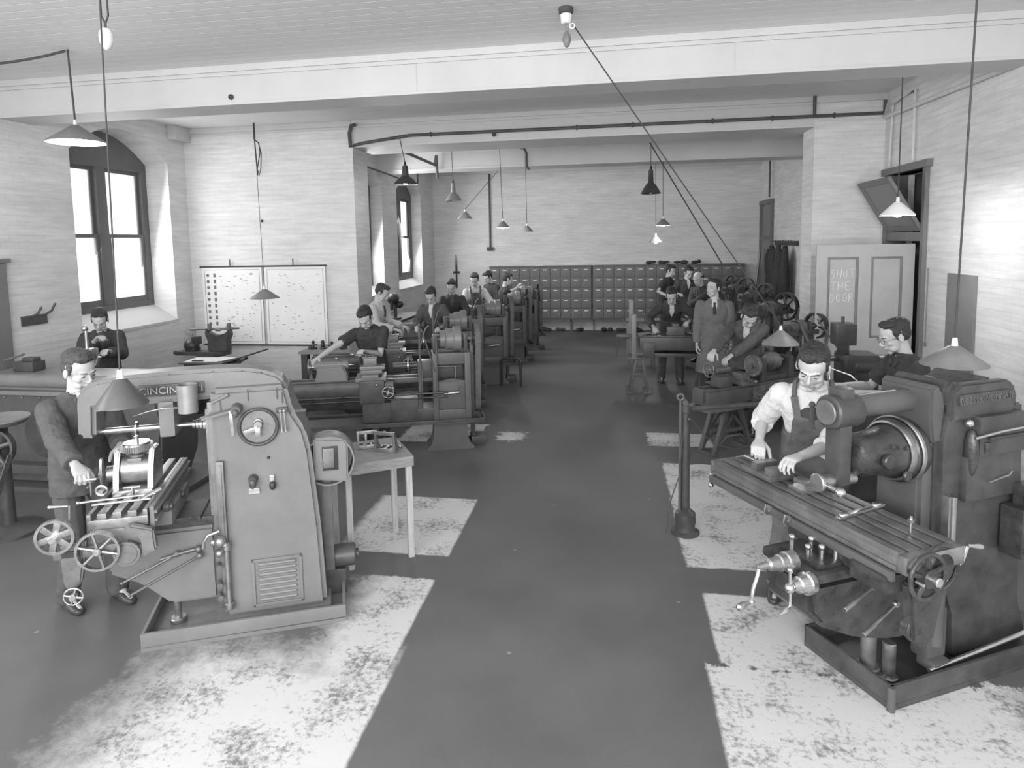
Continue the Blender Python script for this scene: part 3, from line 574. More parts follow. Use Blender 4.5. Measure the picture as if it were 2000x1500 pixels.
b = B(); b.cyl((3.40, 16.0, 2.1), (3.2, 16.0, .0), .028, n=10); o = b.build('leaning_rod', 'iron', None); o2 = tag(o, 'long dark rod leaning beside the narrow far door', 'rod')
b = B(); cable(b, (3.62, 8.3, 2.0), (3.62, 8.3, 1.12), .005); cable(b, (3.64, 8.33, 2.0), (3.64, 8.33, 1.12), .005); b.torus((3.63, 8.31, 1.1), (1, 0, 0), .025, .008, 14, 6); o = b.build('pull_cord', 'cordpale', None); tag(o, 'looped pull cord hanging beside the open door', 'cord')
for i, (x, y, z, r) in enumerate(((-3.99, 6.545, 3.98, .028), (-1.735, 9.79, 3.99, .033))):
    b = B(); b.cyl((x, y, z), (x, y-.02, z), r, n=18, bev=.004); o = b.build('beam_bolt', 'black', None); tag(o, ('round black bolt head on the face of the nearest beam', 'round black bolt head just under the long pipe')[i], 'bolt')
# =================================================== milling machine with the name plate (left)
X_, Y_, Z_ = V((1, 0, 0)), V((0, 1, 0)), V((0, 0, 1))
t = mill = thing('milling_machine', 'large grey milling machine with a cast name plate on its overarm and a louvred base', 'milling machine', (-2.772, 3.257, 0), 23.8)
b = B(); b.bx(0, 1.19, 0, .56, 0, .03); b.bx(0, 1.19, 0, .02, .02, .11, .004); b.bx(0, 1.19, .54, .56, .02, .11, .004); b.bx(0, .02, .02, .54, .02, .11, .004); b.bx(1.17, 1.19, .02, .54, .02, .11, .004); b.build('base_tray', 'paint', t)
b = B(); b.bx(.40, 1.1, .10, .52, .03, .075, .015); b.build('foot', 'paint', t)
# column: front outline in local x z
P = [(.45, .07), (1.075, .07), (1.055, .6), (1.015, 1.1), (.985, 1.24), (.92, 1.36), (.885, 1.53), (.44, 1.53)]
b = B(); b.prism([(p[0], p[1]) for p in P], (0, .50, 0), (1, 0, 0), (0, 0, 1), .38, bev=.028); col = b.build('column', 'paint', t, ang=50)
b = B(); b.bx(.415, .45, .15, .46, .12, 1.45, .008); b.bx(.395, .42, .19, .42, .15, 1.4, .005); b.build('knee_ways', 'iron', t)
# louvre panel
b = B(); x0, x1, z0, z1 = .625, .93, .12, .43
for q in ((x0, x1, z0, z0+.018), (x0, x1, z1-.018, z1), (x0, x0+.018, z0, z1), (x1-.018, x1, z0, z1)): b.bx(q[0], q[1], .108, .122, q[2], q[3], .004)
for i in range(8):
    z = z0+.04+i*.033; b.tube([(x0+.045, .12, z), (x1-.045, .12, z)], .0115, 10); b.ball((x0+.045, .12, z), .0115, 10, 6); b.ball((x1-.045, .12, z), .0115, 10, 6)
b.build('louvre_panel', 'paint', t)
# hand wheel ring with crank and centre boss
b = B(); b.torus((.712, .1, 1.286), Y_, .112, .0105, 48, 10); b.build('speed_ring', 'paint_dark', t)
b = B(); b.cyl((.712, .12, 1.286), (.712, .108, 1.286), .1, n=40); b.build('dial_plate', 'iron', t)
b = B(); b.cyl((.712, .11, 1.3), (.712, .08, 1.3), .03, .026, 24, .003); b.torus((.712, .095, 1.31), Y_, .022, .006, 24, 8); b.bar((.712, .075, 1.285), (.63, .07, 1.26), .016, .03, .004); b.bar((.712, .07, 1.29), (.712, .068, 1.235), .014, .03, .004); b.build('dial_lever', 'steel_dull', t)
b = B(); b.cyl((.594, .12, 1.41), (.594, .04, 1.41), .034, .03, 24, .005); b.ball((.594, .035, 1.395), (.02, .02, .026)); b.build('clutch_boss', 'paint_mid', t)
b = B(); b.bar((.565, .055, 1.41), (.57, .055, 1.255), .014, .02, .004); b.build('clutch_lever', 'steel', t)
for x in (.66, .685, .84, .872): pass
b = B()
for x in (.845, .867): b.cyl((x, .09, 1.37), (x+.006, .085, 1.27), .005, n=8); b.cyl((x+.006, .085, 1.275), (x+.007, .085, 1.245), .009, n=10); b.ball((x, .1, 1.375), .013)
b.split('oil_sight_tube', 'steel', t)
b = B(); b.bx(.82, .89, .09, .125, 1.365, 1.395, .004); b.bx(.93, 1.0, .09, .12, 1.36, 1.375, .003); b.build('bracket', 'paint_dark', t)
b = B(); b.cyl((.665, .12, .955), (.665, .07, .955), .03, .024, 20, .005); b.ball((.665, .07, .935), (.022, .014, .03)); b.build('control_knob', 'paint_dark', t)
b = B(); b.bx(.635, .70, .105, .125, .86, .895, .003); p_ = b.build('instruction_plate', 'steel', t)
b = B(); b.bx(.762, .79, .1, .125, .93, .97, .004); b.build('switch_plate', 'steel', t)
b = B(); b.ball((.778, .095, .905), (.02, .018, .028)); b.cyl((.778, .12, .91), (.778, .095, .91), .012); b.build('drain_tap', 'black', t)
b = B(); b.ball((.76, .118, 1.08), .01); b.build('oil_cup', 'black', t)
b = B(); 
for (x, z) in ((.66, 1.49), (.83, 1.49), (.86, 1.46), (.5, 1.43)): b.bx(x-.003, x+.003, .113, .121, z-.04, z+.03)
b.split('seam', 'paint_dark', t)
# overarm, an arched beam with hanging nose
top = [(-.312, 1.50), (-.305, 1.545), (-.27, 1.585), (-.2, 1.612), (-.05, 1.635), (.2, 1.645), (.45, 1.645), (.62, 1.64), (.74, 1.62), (.83, 1.585), (.875, 1.54), (.885, 1.475)]
bot = [(.82, 1.462), (.42, 1.455), (.2, 1.452), (-.214, 1.447), (-.224, 1.262), (-.318, 1.272)]
b = B(); b.prism(top+bot, (0, .40, 0), (1, 0, 0), (0, 0, 1), .19, bev=.03); b.build('overarm', 'paint', t, ang=55)
b = B(); b.bx(.03, .40, .193, .212, 1.50, 1.572, .01); npl = b.build('name_plate', 'paint_dark', t)
text_mesh('CINCINNATI', .058, .003, 'raised_lettering', 'steel_dull', npl, Matrix.Translation((.215, .19, 1.534)) @ Matrix.Rotation(PI/2, 4, 'X') @ Matrix.Diagonal((1.08, 1, 1, 1)))
b = B(); b.bx(.124, .215, .22, .40, 1.235, 1.46, .02); b.build('arbor_support', 'paint', t)
b = B(); b.cyl((-.225, .3, 1.285), (.36, .3, 1.285), .0135, n=20); b.cyl((-.2, .3, 1.285), (.12, .3, 1.285), .019, n=20, bev=.002)
for i in range(5): b.cyl((.30+i*.022, .3, 1.283), (.318+i*.022, .3, 1.283), .026+i*.007, n=24, bev=.002)
b.build('arbor', 'steel', t)
b = B(); b.gear((-.02, .3, 1.285), X_, .045, .012, 18, depth=.2); b.build('cutter', 'steel', t)
b = B(); b.cyl((.41, .3, 1.283), (.45, .3, 1.283), .07, n=28, bev=.006); b.build('spindle_nose', 'iron', t)
b = B(); b.cyl((.45, .13, 1.45), (.55, .11, 1.5), .012); b.bar((.40, .05, 1.375), (.58, .085, 1.41), .06, .014, .002); b.build('tray_arm', 'paint', t)
b = B(); b.lathe_closed([(.056, 0), (.058, .17), (.054, .17), (.052, .006), (0.0, .006), (0, 0)], (.32, .11, 1.41), Z_, 32); b.build('coolant_can', 'can', t)
b = B(); b.tube([(.27, .11, 1.44), (.18, .14, 1.437), (.08, .2, 1.41), (-.03, .27, 1.37)], [.006, .005, .004, .003], 8); b.build('coolant_spout', 'steel_dull', t)
# knee, saddle, table, running front to back
b = B(); b.prism([(-.2, .43), (-.02, .34), (.14, .19), (.42, .19), (.42, .665), (.02, .665), (-.15, .56)], (0, .46, 0), (1, 0, 0), (0, 0, 1), .3, bev=.02); b.build('knee', 'paint', t)
b = B(); b.bx(.0, .43, .18, .44, .655, .72, .01); b.bx(.02, .34, .16, .46, .71, .735, .004); b.build('saddle_way', 'oily', t)
b = B(); b.bx(-.17, .2, .08, .56, .73, .83, .02); b.build('saddle', 'paint', t)
tb = thing('x', None, None); bpy.data.objects.remove(tb)
b = B(); TW0, TW1, TZ = -.19, .12, .92
b.bx(TW0, TW1, -.12, .82, .83, .885, .006)
n = 4; pitch = (TW1-TW0)/n
for i in range(n+1):
    a = TW0 if i == 0 else TW0+(i-.5)*pitch+.016; c = TW1 if i == n else TW0+(i+.5)*pitch-.016
    b.bx(a, c, -.12, .82, .885, TZ, .002)
b.build('table', 'steel_dull', t)
b = B(); b.bx(.125, .15, -.1, .80, .80, .925, .004); b.bx(.15, .165, -.1, .8, .835, .85, .002); b.bx(.15, .165, -.1, .8, .885, .9, .002); b.build('table_rail', 'paint', t)
b = B()
for (y, z) in ((.05, .86), (.35, .82)): b.cyl((.16, y, z), (.2, y, z), .03, n=16, bev=.006); b.cyl((.2, y, z+.0), (.215, y, z), .018, n=12)
b.split('table_stop', 'paint_dark', t)
b = B(); b.cyl((TW0-.08, .04, TZ+.02), (TW1+.02, .0, TZ+.045), .008, n=10); b.cyl((TW0+.0, -.02, TZ+.02), (TW1+.0, -.035, TZ+.03), .0075, n=10); b.ball((TW0-.09, .04, TZ+.02), .012); b.cyl((TW1-.05, -.03, TZ+.03), (TW1+.04, .03, TZ+.06), .014, n=10); b.build('clamp_bar', 'steel', t)
# dividing head, cradle and gear blank resting on the table
t2 = thing('dividing_head', 'bright dividing head cradle clamped on the slotted milling table', 'dividing head', (-2.772, 3.257, TZ), 23.8)
def L1(x, y, z=0): return (x, y, z-TZ)
b = B()
for x in (-.135, .055): b.prism([(.14, 0), (.40, 0), (.42, .17), (.36, .25), (.24, .25), (.18, .14)], (x+.0, 0, .0), (0, 1, 0), (0, 0, 1), .03, bev=.008)
b.bx(-.135, .085, .14, .40, 0, .03, .004); b.build('cradle', 'steel', t2)
b = B(); b.cyl((-.11, .29, .12), (.06, .29, .12), .088, n=36, bev=.01); b.build('drum', 'steel_dull', t2)
b = B(); b.cyl((-.025, .29, .18), (-.025, .29, .215), .05, n=24, bev=.004); b.cyl((-.025, .29, .215), (-.025, .29, .235), .03, n=20); b.bx(-.065, .015, .22, .26, .15, .2, .006); b.build('chuck', 'iron', t2)
b = B(); b.bx(-.07, .025, .12, .14, .05, .058, .002); b.cyl((-.022, .13, .0), (-.022, .13, .06), .008); b.build('clamp_screw', 'steel', t2)
b = B(); b.cyl((-.16, .29, .1), (-.24, .27, .1), .035, .03, 24, .004); b.cyl((-.135, .29, .1), (-.2, .28, .1), .05, n=28, bev=.005); b.prism([(0, 0), (.03, 0), (.05, .14), (.03, .2), (0, .2), (-.02, .1)], (-.21, .20, .02), (0, 1, 0), (0, 0, 1), .014, bev=.004); b.build('index_plate', 'steel_dull', t2)
b = B(); b.tube([(-.22, .26, .1), (-.25, .2, .09), (-.255, .12, .08)], .007); b.torus((-.175, .1, .06), Y_, .028, .009, 24, 8); b.cyl((-.175, .12, .06), (-.175, .08, .06), .014); b.cyl((-.235, .11, .2), (-.235, .11, .03), .004, n=8); b.cyl((-.255, .11, .13), (-.2, .11, .13), .008, n=8); b.split('index_crank', 'steel', t2)
t3 = thing('gear_blank', 'flat toothed gear blank held level on the dividing head under the cutter', 'gear', (-2.772, 3.257, TZ+.236), 23.8)
b = B(); b.gear((-.025, .29, .02), Z_, .093, .036, 44, depth=.06); b.build('gear_body', 'steel_dull', t3)
b = B(); b.cyl((-.025, .29, .035), (-.025, .29, .05), .075, n=30); b.cyl((-.025, .29, .05), (-.025, .29, .085), .014, n=14); b.build('hub', 'steel', t3)
# change gears and hand wheels at the near end of the table
def disc_gear(name, c, Rr, kind, tt, m='steel_dull'):
    b = B(); x, z = c; yy = -.19
    if kind == 'holes':
        b.ringdisc((x, yy, z), Y_, Rr, Rr*.86, .026, 60); b.torus((x, yy, z), Y_, Rr*.97, .004, 60, 6)
        b.cyl((x, yy-.006, z), (x, yy+.008, z), Rr*.34, n=30)
        for k in range(6):
            a = k*PI/3+.3; b.bar((x+math.cos(a)*Rr*.3, yy, z+math.sin(a)*Rr*.3), (x+math.cos(a)*Rr*.9, yy, z+math.sin(a)*Rr*.9), .014, Rr*.34, .003)
        b.cyl((x, yy-.03, z), (x, yy, z), Rr*.22, n=24, bev=.004)
    else: b.gear((x, yy, z), Y_, Rr, .0, 2) if False else b.wheel((x, yy, z), Y_, Rr, .026, Rr*.11, Rr*.2, 6, .0085, .05)
    for k in range(56):
        a = 2*PI*k/56; b.box((x+math.cos(a)*Rr, yy, z+math.sin(a)*Rr), (.0055, .024, .006), rot=Matrix.Rotation(-a, 4, 'Y'))
    b.build(name, m, tt); 
disc_gear('change_gear', (-.321, .845), .096, 'holes', t); disc_gear('change_gear', (-.12, .738), .112, 'spokes', t)
b = B(); b.gear((.015, -.16, .69), Y_, .072, .02, 40); b.cyl((.015, -.175, .69), (.015, -.15, .69), .055, n=30, bev=.003); b.split('change_gear', 'iron', t)
b = B(); b.cyl((-.321, -.24, .845), (-.321, -.19, .845), .022, n=18, bev=.004); b.cyl((-.12, -.22, .738), (-.12, -.19, .738), .014, n=14); b.split('gear_stud', 'steel', t)
b = B(); b.prism([(.04, .86), (.16, .82), (.17, .70), (.10, .66), (.09, .78), (.0, .83)], (0, -.13, 0), (1, 0, 0), (0, 0, 1), .05, bev=.01); b.bx(-.35, .02, -.17, -.13, .7, .76, .01); b.bx(-.18, .1, -.13, .1, .72, .83, .01); b.prism([(-.32, .8), (-.18, .8), (-.22, .56), (-.28, .5), (-.31, .56)], (0, -.12, 0), (1, 0, 0), (0, 0, 1), .05, bev=.01); b.build('gear_quadrant', 'iron', t)
b = B(); b.wheel((-.254, -.2, .50), Y_, .052, .015, .01, .018, 4, .006, .04, True); b.build('handwheel', 'steel', t)
b = B(); b.cyl((-.254, -.2, .50), (-.254, -.1, .52), .012); b.build('handwheel_shaft', 'iron', t)
b = B(); b.cyl((-.345, -.15, 1.0), (-.262, -.15, .995), .009, .006, 10); b.ball((-.35, -.15, 1.0), .011); b.tube([(-.255, -.15, 1.0), (-.262, -.15, .9), (-.30, -.17, .86)], .006); b.build('crank_handle', 'steel', t)
for (p, q) in (((-.017, -.08, .40), (.33, .12, .50)), ((-.09, .05, .42), (.2, .14, .52))):
    b = B(); b.cyl(p, q, .0085, n=12); b.ball(p, .011); b.ball(q, .02); b.build('feed_lever', 'iron', t)
b = B(); b.ball((.32, .14, .535), .024); b.cyl((.32, .15, .535), (.24, .14, .525), .014); b.cyl((.24, .13, .53), (.1, .13, .5), .01); b.build('trip_lever', 'iron', t)
b = B(); b.cyl((.155, .25, .03), (.155, .25, .22), .022, n=20); b.cyl((.155, .25, .03), (.155, .25, .06), .05, n=24, bev=.006); b.build('elevating_screw', 'steel_dull', t)
b = B(); b.bx(.455, .50, .085, .12, .57, 1.09, .008); b.bx(.468, .487, .078, .09, .62, 1.07, .004); b.build('slide_rail', 'iron', t)
b = B(); b.cyl((.49, .085, .15), (.49, .085, .57), .016, n=16); b.cyl((.49, .085, .15), (.49, .085, .19), .028, n=18, bev=.004); b.cyl((.49, .085, .53), (.49, .085, .58), .028, n=18, bev=.004); b.build('feed_shaft', 'steel_dull', t)
b = B(); b.cyl((.41, .07, .6), (.49, .07, .57), .02); b.tube([(.46, .05, .67), (.40, .03, .66), (.375, .03, .62), (.37, .03, .58)], .011); b.ball((.46, .06, .6), .035); b.ball((.455, .05, .53), .024); b.build('feed_valve', 'steel_dull', t)
b = B()
for z in (.5, .42, .3, .22): b.cyl((.425, .14, z), (.44, .09, z), .016, n=12)
b.split('gib_screw', 'iron', t)
# pulley guard and belt on the far end of the column
b = B(); P = []
b.lathe_closed([(.165, -.085), (.17, -.07), (.17, .07), (.165, .085), (.155, .085), (.155, -.085)], (1.12, .3, .985), Y_, 40)
b.cyl((1.12, .30, .985), (1.12, .38, .985), .15, n=36)
o = b.build('pulley_guard', 'paint', t)
b = B(); b.prism([(1.02, .87), (1.24, .84), (1.245, 1.1), (1.22, 1.13), (1.03, 1.15)], (0, .25, 0), (1, 0, 0), (0, 0, 1), .045, bev=.012)
o2 = b.build('guard_cover', 'paint', t)
b = B(); b.bx(1.08, 1.18, .198, .208, .93, 1.09, .004); b.build('guard_window', 'black', t)
b = B(); b.cyl((1.1, .2, 1.0), (1.1, .196, 1.0), .02); b.bx(1.085, 1.155, .19, .2, .95, 1.08, .01); b.build('pulley_face', 'iron', t)
b = B(); b.bx(1.07, 1.13, .26, .34, .22, .86, .004); b.build('drive_belt', 'belt', t)
b = B(); b.cyl((1.1, .36, .27), (1.27, .36, .27), .075, n=28, bev=.01); b.cyl((1.27, .36, .27), (1.29, .36, .27), .035, n=18); b.bx(1.05, 1.2, .3, .42, .03, .2, .01); b.build('motor', 'paint_dark', t)
# =================================================== wooden side table with angle plates
def quad_table(name, label, cs, zt, th, m, legs, grp=None):
    pass
A0, A1, A2 = V((-1.482, 4.616, 0)), V((-1.862, 4.367, 0)), V((-1.724, 5.001, 0))
ux = (A0-A1).normalized(); ang = math.degrees(math.atan2(ux.y, ux.x)); Wt = .62; Dt = .55
t = thing('side_table', 'plain wooden side table with square legs behind the grey milling machine', 'table', (A0.x, A0.y, 0), ang)
b = B(); b.bx(-Wt, 0, 0, Dt, .72, .80, .006); b.build('table_top', 'wood', t)
for (x, y) in ((-.035, .035), (-Wt+.13, .035), (-.035, Dt-.035), (-Wt+.1, Dt-.035)):
    b = B(); b.bx(x-.022, x+.022, y-.022, y+.022, 0, .72, .003); b.build('leg', 'wood_light', t)
def angle_plate(lab, pos, rz, s=1):
    t = thing('angle_plate', lab, 'angle plate', pos, rz)
    b = B(); w_, h, d, k = .17*s, .16*s, .15*s, .018
    for q in ((0, k, 0, h), (w_-k, w_, 0, h), (k, w_-k, 0, k*1.6), (k, w_-k, h-k*1.4, h)): b.bx(q[0], q[1], 0, k, q[2], q[3], .002)
    b.bx(w_*.40, w_*.5, 0, k, .02, h-.02, .002) if s < 1 else None
    b.build('upright', 'steel_dull', t)
    b = B()
    for q in ((0, k), (w_*.33, w_*.33+k), (w_*.66, w_*.66+k), (w_-k, w_)): b.bx(q[0], q[1], k, d, 0, k, .002)
    b.bx(0, w_, d-k, d, 0, k, .002); b.build('base', 'steel_dull', t)
    b = B()
    for x in (0, w_-k*.6): b.prism([(k, k), (d*.7, k), (d*.45, h*.3), (k*1.2, h*.9)], (x, 0, 0), (0, 1, 0), (0, 0, 1), .01)
    b.build('web', 'iron', t); return t
Tm = Matrix.Translation((A0.x, A0.y, .8)) @ Matrix.Rotation(R(ang), 4, 'Z')
p = Tm @ V((-.25, .22, .001)); angle_plate('open framed cast angle plate standing on the side table, nearer the table corner', tuple(p), ang-38, 1)
p = Tm @ V((-.36, .33, .001)); angle_plate('slotted cast angle plate standing on the side table behind the other one', tuple(p), ang-10, .9)
# =================================================== milling machine beside the man in overalls
t = thing('milling_machine', 'dark oily milling machine with a round overarm, a long slotted table and a floor tray', 'milling machine', (1.382, 3.357, 0), 28)
b = B(); b.bx(0, 1.5, 0, .58, 0, .03); b.bx(0, 1.5, 0, .018, .03, .13, .004); b.bx(0, .018, .018, .58, .03, .13, .004); b.bx(0, 1.5, .562, .58, .03, .13, .004); b.build('base_tray', 'paint_dark', t)
b = B(); b.cyl((.004, .004, .0), (.004, .004, .13), .02, n=16); b.build('tray_corner', 'paint_mid', t)
b = B(); b.prism([(.60, .03), (1.25, .03), (1.16, .3), (1.12, 1.3), (1.1, 1.47), (.5, 1.47), (.46, 1.3), (.47, .75), (.5, .5), (.58, .3)], (0, .52, 0), (1, 0, 0), (0, 0, 1), .36, bev=.03); b.build('column', 'paint_dark', t)
b = B(); b.bx(.40, .47, .2, .48, .35, 1.28, .008); b.bx(.38, .41, .22, .46, .35, 1.25, .004); b.build('knee_ways', 'paint_mid', t)
b = B(); b.prism([(0, 0), (.36, 0), (.37, .1), (.33, .15), (.28, .10), (.1, .1), (.05, .15), (0, .12)], (.5, .50, 1.47), (1, 0, 0), (0, 0, 1), .33, bev=.015); b.build('column_head', 'paint_dark', t)
b = B(); b.prism([(.44, 1.28), (.5, 1.28), (.52, 1.48), (.5, 1.56), (.46, 1.6), (.42, 1.58), (.42, 1.4)], (0, .50, 0), (1, 0, 0), (0, 0, 1), .32, bev=.012); b.build('face_flange', 'paint_mid', t)
b = B(); b.cyl((-.06, .33, 1.49), (.55, .33, 1.49), .062, n=36); b.build('overarm', 'paint_mid', t)
b = B(); b.cyl((-.13, .33, 1.475), (.05, .33, 1.475), .09, n=36, bev=.01); b.bx(-.09, -.01, .28, .38, 1.08, 1.45, .012); b.bx(-.08, .0, .28, .38, 1.5, 1.6, .01); b.build('arbor_bracket', 'paint_dark', t)
b = B(); b.cyl((-.145, .33, 1.475), (-.13, .33, 1.475), .066, n=32, bev=.004); b.build('bracket_cap', 'iron', t)
b = B(); b.cyl((-.17, .33, 1.1), (.06, .33, 1.1), .035, n=24, bev=.004); b.cyl((-.19, .33, 1.1), (-.165, .33, 1.1), .05, n=28, bev=.006); b.build('arbor_bearing', 'steel_dull', t)
b = B(); b.cyl((-.15, .22, 1.085), (-.15, .33, 1.1), .014); b.ball((-.15, .21, 1.085), .028); b.build('bearing_lever', 'steel', t)
b = B(); b.lathe([(.05, -.04), (.1, -.02), (.115, .03), (.12, .1), (.13, .17), (.14, .24), (.17, .27), (.175, .33), (.165, .36)], (.06, .33, 1.22), X_, 40); b.build('spindle_housing', 'oily', t)
b = B(); b.lathe_closed([(.152, 0), (.162, .004), (.162, .03), (.152, .034)], (.29, .33, 1.22), X_, 40); b.lathe_closed([(.178, 0), (.186, .004), (.186, .02), (.178, .022)], (.34, .33, 1.22), X_, 40); b.split('housing_ring', 'steel_dull', t)
b = B(); b.cyl((.14, .2, 1.22), (.14, .17, 1.22), .04, n=24, bev=.006); b.cyl((.26, .185, 1.13), (.26, .165, 1.13), .028, n=18, bev=.005)
for k in range(3): b.cyl((.17+k*.05, .2, 1.29-k*.01), (.17+k*.05, .185, 1.295-k*.01), .01, n=10)
b.split('oil_plug', 'oily', t)
b = B(); b.prism([(0, 0), (.46, 0), (.49, .1), (.46, .17), (.40, .2), (.06, .2), (.0, .14)], (.52, .19, 1.40), (1, 0, 0), (0, 0, 1), .05, bev=.012); hd = b.build('head_casting', 'paint_dark', t)
b = B(); b.bx(.56, .94, .128, .142, 1.485, 1.545, .004); npl = b.build('name_plate', 'paint_dark', t)
text_mesh('No2 M CINCINNATI', .044, .003, 'raised_lettering', 'iron', npl, Matrix.Translation((.75, .126, 1.514)) @ Matrix.Rotation(PI/2, 4, 'X') @ Matrix.Diagonal((1.0, 1.15, 1, 1)))
b = B(); b.bx(.68, 1.04, .1, .17, 1.2, 1.42, .015); b.bx(.62, 1.04, .12, .17, .95, 1.2, .015); b.build('gear_box', 'paint_dark', t)
b = B(); b.tube([(.64, .1, 1.31), (.8, .07, 1.34), (.98, .06, 1.35)], [.009, .006, .006]); b.ball((.99, .06, 1.35), .014); b.ball((.62, .12, 1.39), .022); b.build('speed_lever', 'steel', t)
b = B(); b.ball((.655, .13, 1.22), (.03, .04, .13)); b.cyl((.73, .1, 1.28), (.73, .1, 1.22), .018, n=14); b.cyl((.73, .09, 1.3), (1.02, .09, 1.3), .009, n=10); b.build('shift_handle', 'oily', t)
b = B(); b.tube([(.75, .09, 1.06), (.9, .09, 1.08), (.92, .09, 1.1)], .005); b.build('door_pull', 'steel_dull', t)
b = B(); b.bx(.5, .56, .12, .17, .55, 1.0, .01); b.cyl((.53, .12, .56), (.53, .12, 1.0), .018, n=14); b.build('feed_column', 'steel_dull', t)
b = B(); b.prism([(-.42, .70), (-.44, .55), (-.36, .46), (-.1, .34), (.15, .28), (.46, .28), (.46, .70)], (0, .44, 0), (1, 0, 0), (0, 0, 1), .34, bev=.03); b.build('knee', 'oily', t)
b = B(); b.bx(-.43, .44, .09, .45, .695, .745, .02); b.bx(-.36, -.2, .13, .4, .745, .765, .01); b.build('knee_top', 'oily', t)
b = B(); b.bx(-.20, .30, .02, .52, .745, .83, .02); b.build('saddle', 'oily', t)
for (x, y, h) in ((-.34, .33, .06), (-.27, .2, .05), (-.24, .3, .045), (-.21, .17, .06), (-.3, .26, .03)): b = B(); b.cyl((x, y, .74), (x, y, .76+h), .012, n=10); b.ball((x, y, .77+h), .017); b.build('oil_fitting', 'steel', t)
TX0, TX1, TY0, TY1, TT = -.2, .15, -.17, 1.18, .95
b = B(); b.bx(TX0, TX1, TY0, TY1, .85, .925, .006); b.bx(TX0-.012, TX0, TY0, TY1, .865, .885, .003)
for (a, c) in ((TX0, TX0+.045), (TX0+.07, TX0+.13), (TX0+.155, TX1-.155), (TX1-.13, TX1-.07), (TX1-.045, TX1)): b.bx(a, c, TY0, TY1, .92, TT, .002)
b.build('table', 'iron', t)
for q in ((TY0-.05, TY0), (TY1, TY1+.03)): b = B(); b.bx(TX0-.005, TX1+.005, q[0], q[1], .86, TT-.005, .006); b.build('table_end', 'steel_dull', t)
b = B(); b.bx(TX0-.035, TX0-.01, TY0, TY1, .815, .86, .004); b.build('table_slideway', 'paint_mid', t)
b = B()
for y in (.47, .62): b.bx(TX0-.05, TX0-.03, y-.02, y+.02, .84, .87, .004); b.tube([(TX0-.04, y, .86), (TX0-.065, y, .88), (TX0-.07, y, .84), (TX0-.05, y, .82)], .006)
b.split('trip_dog', 'steel', t)
b = B(); b.tube([(TX0-.02, 1.18, .87), (TX0-.03, 1.18, .83), (TX0-.02, 1.18, .8)], .007); b.ball((TX0-.02, 1.18, .79), .018); b.build('table_drip_tap', 'steel', t)
b = B(); b.wheel((-.1, TY0-.07, .85), Y_, .115, .026, .022, .045, 5, .012, .05, True); b.build('handwheel', 'oily', t)
b = B(); b.cyl((-.1, TY0-.13, .85), (-.1, TY0-.05, .85), .022, n=18, bev=.004); b.cyl((-.185, TY0-.12, .85), (-.185, TY0-.08, .85), .008, n=10); b.build('wheel_boss', 'steel', t)
b = B(); b.torus((.02, TY0-.04, .86), Y_, .105, .01, 36, 8); b.cyl((.02, TY0-.05, .86), (.02, TY0, .86), .075, n=30, bev=.006); b.build('feed_disc', 'oily', t)
b = B(); b.prism([(-.16, .80), (.08, .80), (.0, .52), (-.06, .47), (-.13, .52)], (0, TY0+.02, 0), (1, 0, 0), (0, 0, 1), .06, bev=.012); b.bx(-.25, .2, TY0+.02, .05, .74, .83, .015); b.build('feed_bracket', 'oily', t)
b = B(); b.cyl((-.095, -.19, .57), (-.095, -.14, .57), .055, n=28, bev=.008); b.torus((-.095, -.19, .57), Y_, .05, .008, 28, 8); b.build('feed_dial', 'oily', t)
b = B(); b.cyl((-.095, -.21, .57), (-.095, -.19, .57), .02, n=18, bev=.003); b.build('dial_boss', 'steel', t)
b = B(); b.tube([(.2, -.1, .70), (.225, -.11, .76), (.28, -.12, .80), (.31, -.12, .87)], .010, 8); b.ball((.2, -.1, .7), .02); b.lathe([(.008, 0), (.010, .03), (.016, .07), (.014, .1), (.001, .105)], (.31, -.12, .875), V((1, .0, -.25)), 12); b.build('crank_handle', 'steel', t)
b = B(); b.cyl((.02, -.1, .72), (.2, -.1, .7), .018, n=14); b.build('crank_shaft', 'iron', t)
b = B(); b.lathe([(.05, 0), (.05, .05), (.042, .055), (.042, .09), (.034, .095), (.03, .15), (.018, .16), (.014, .22), (.001, .225)], (-.43, .22, .77), V((-1, 0, .02)), 24); b.build('cross_feed_dial', 'steel_dull', t)
b = B(); b.tube([(-.64, .22, .775), (-.655, .21, .74), (-.69, .2, .68), (-.70, .2, .62)], .0095, 8); b.ball((-.7, .2, .615), .015); b.lathe([(.009, 0), (.009, .02), (.018, .06), (.016, .09), (.001, .1)], (-.705, .2, .615), V((-1, -.25, 0)), 12); b.build('crank_handle', 'steel', t)
b = B(); b.lathe([(.055, 0), (.055, .03), (.045, .035), (.04, .08), (.03, .085), (.025, .12), (.001, .125)], (-.42, .12, .70), V((-1, -.1, .1)), 24); b.ball((-.56, .1, .71), .025); b.cyl((-.56, .1, .79), (-.555, .1, .62), .0085, n=10); b.ball((-.56, .1, .8), .014); b.lathe([(.008, 0), (.016, .05), (.001, .09)], (-.555, .1, .615), V((-1, -.3, -.1)), 12); b.build('vertical_feed_dial', 'steel', t)
for (p, q) in (((-.32, 0, .605), (-.125, .02, .675)), ((-.22, -.02, .47), (.006, .0, .57))):
    b = B(); b.cyl(p, q, .0085, n=12); b.cyl(p, V(p).lerp(V(q), .35), .012, n=12, bev=.002); b.ball(q, .018); b.build('feed_lever', 'steel_dull', t)
b = B(); b.cyl((.11, .24, .03), (.11, .24, .3), .04, n=24); b.cyl((.11, .24, .03), (.11, .24, .055), .085, n=30, bev=.006); b.cyl((.11, .24, .055), (.11, .24, .075), .06, n=30, bev=.006); b.build('elevating_screw', 'iron', t)
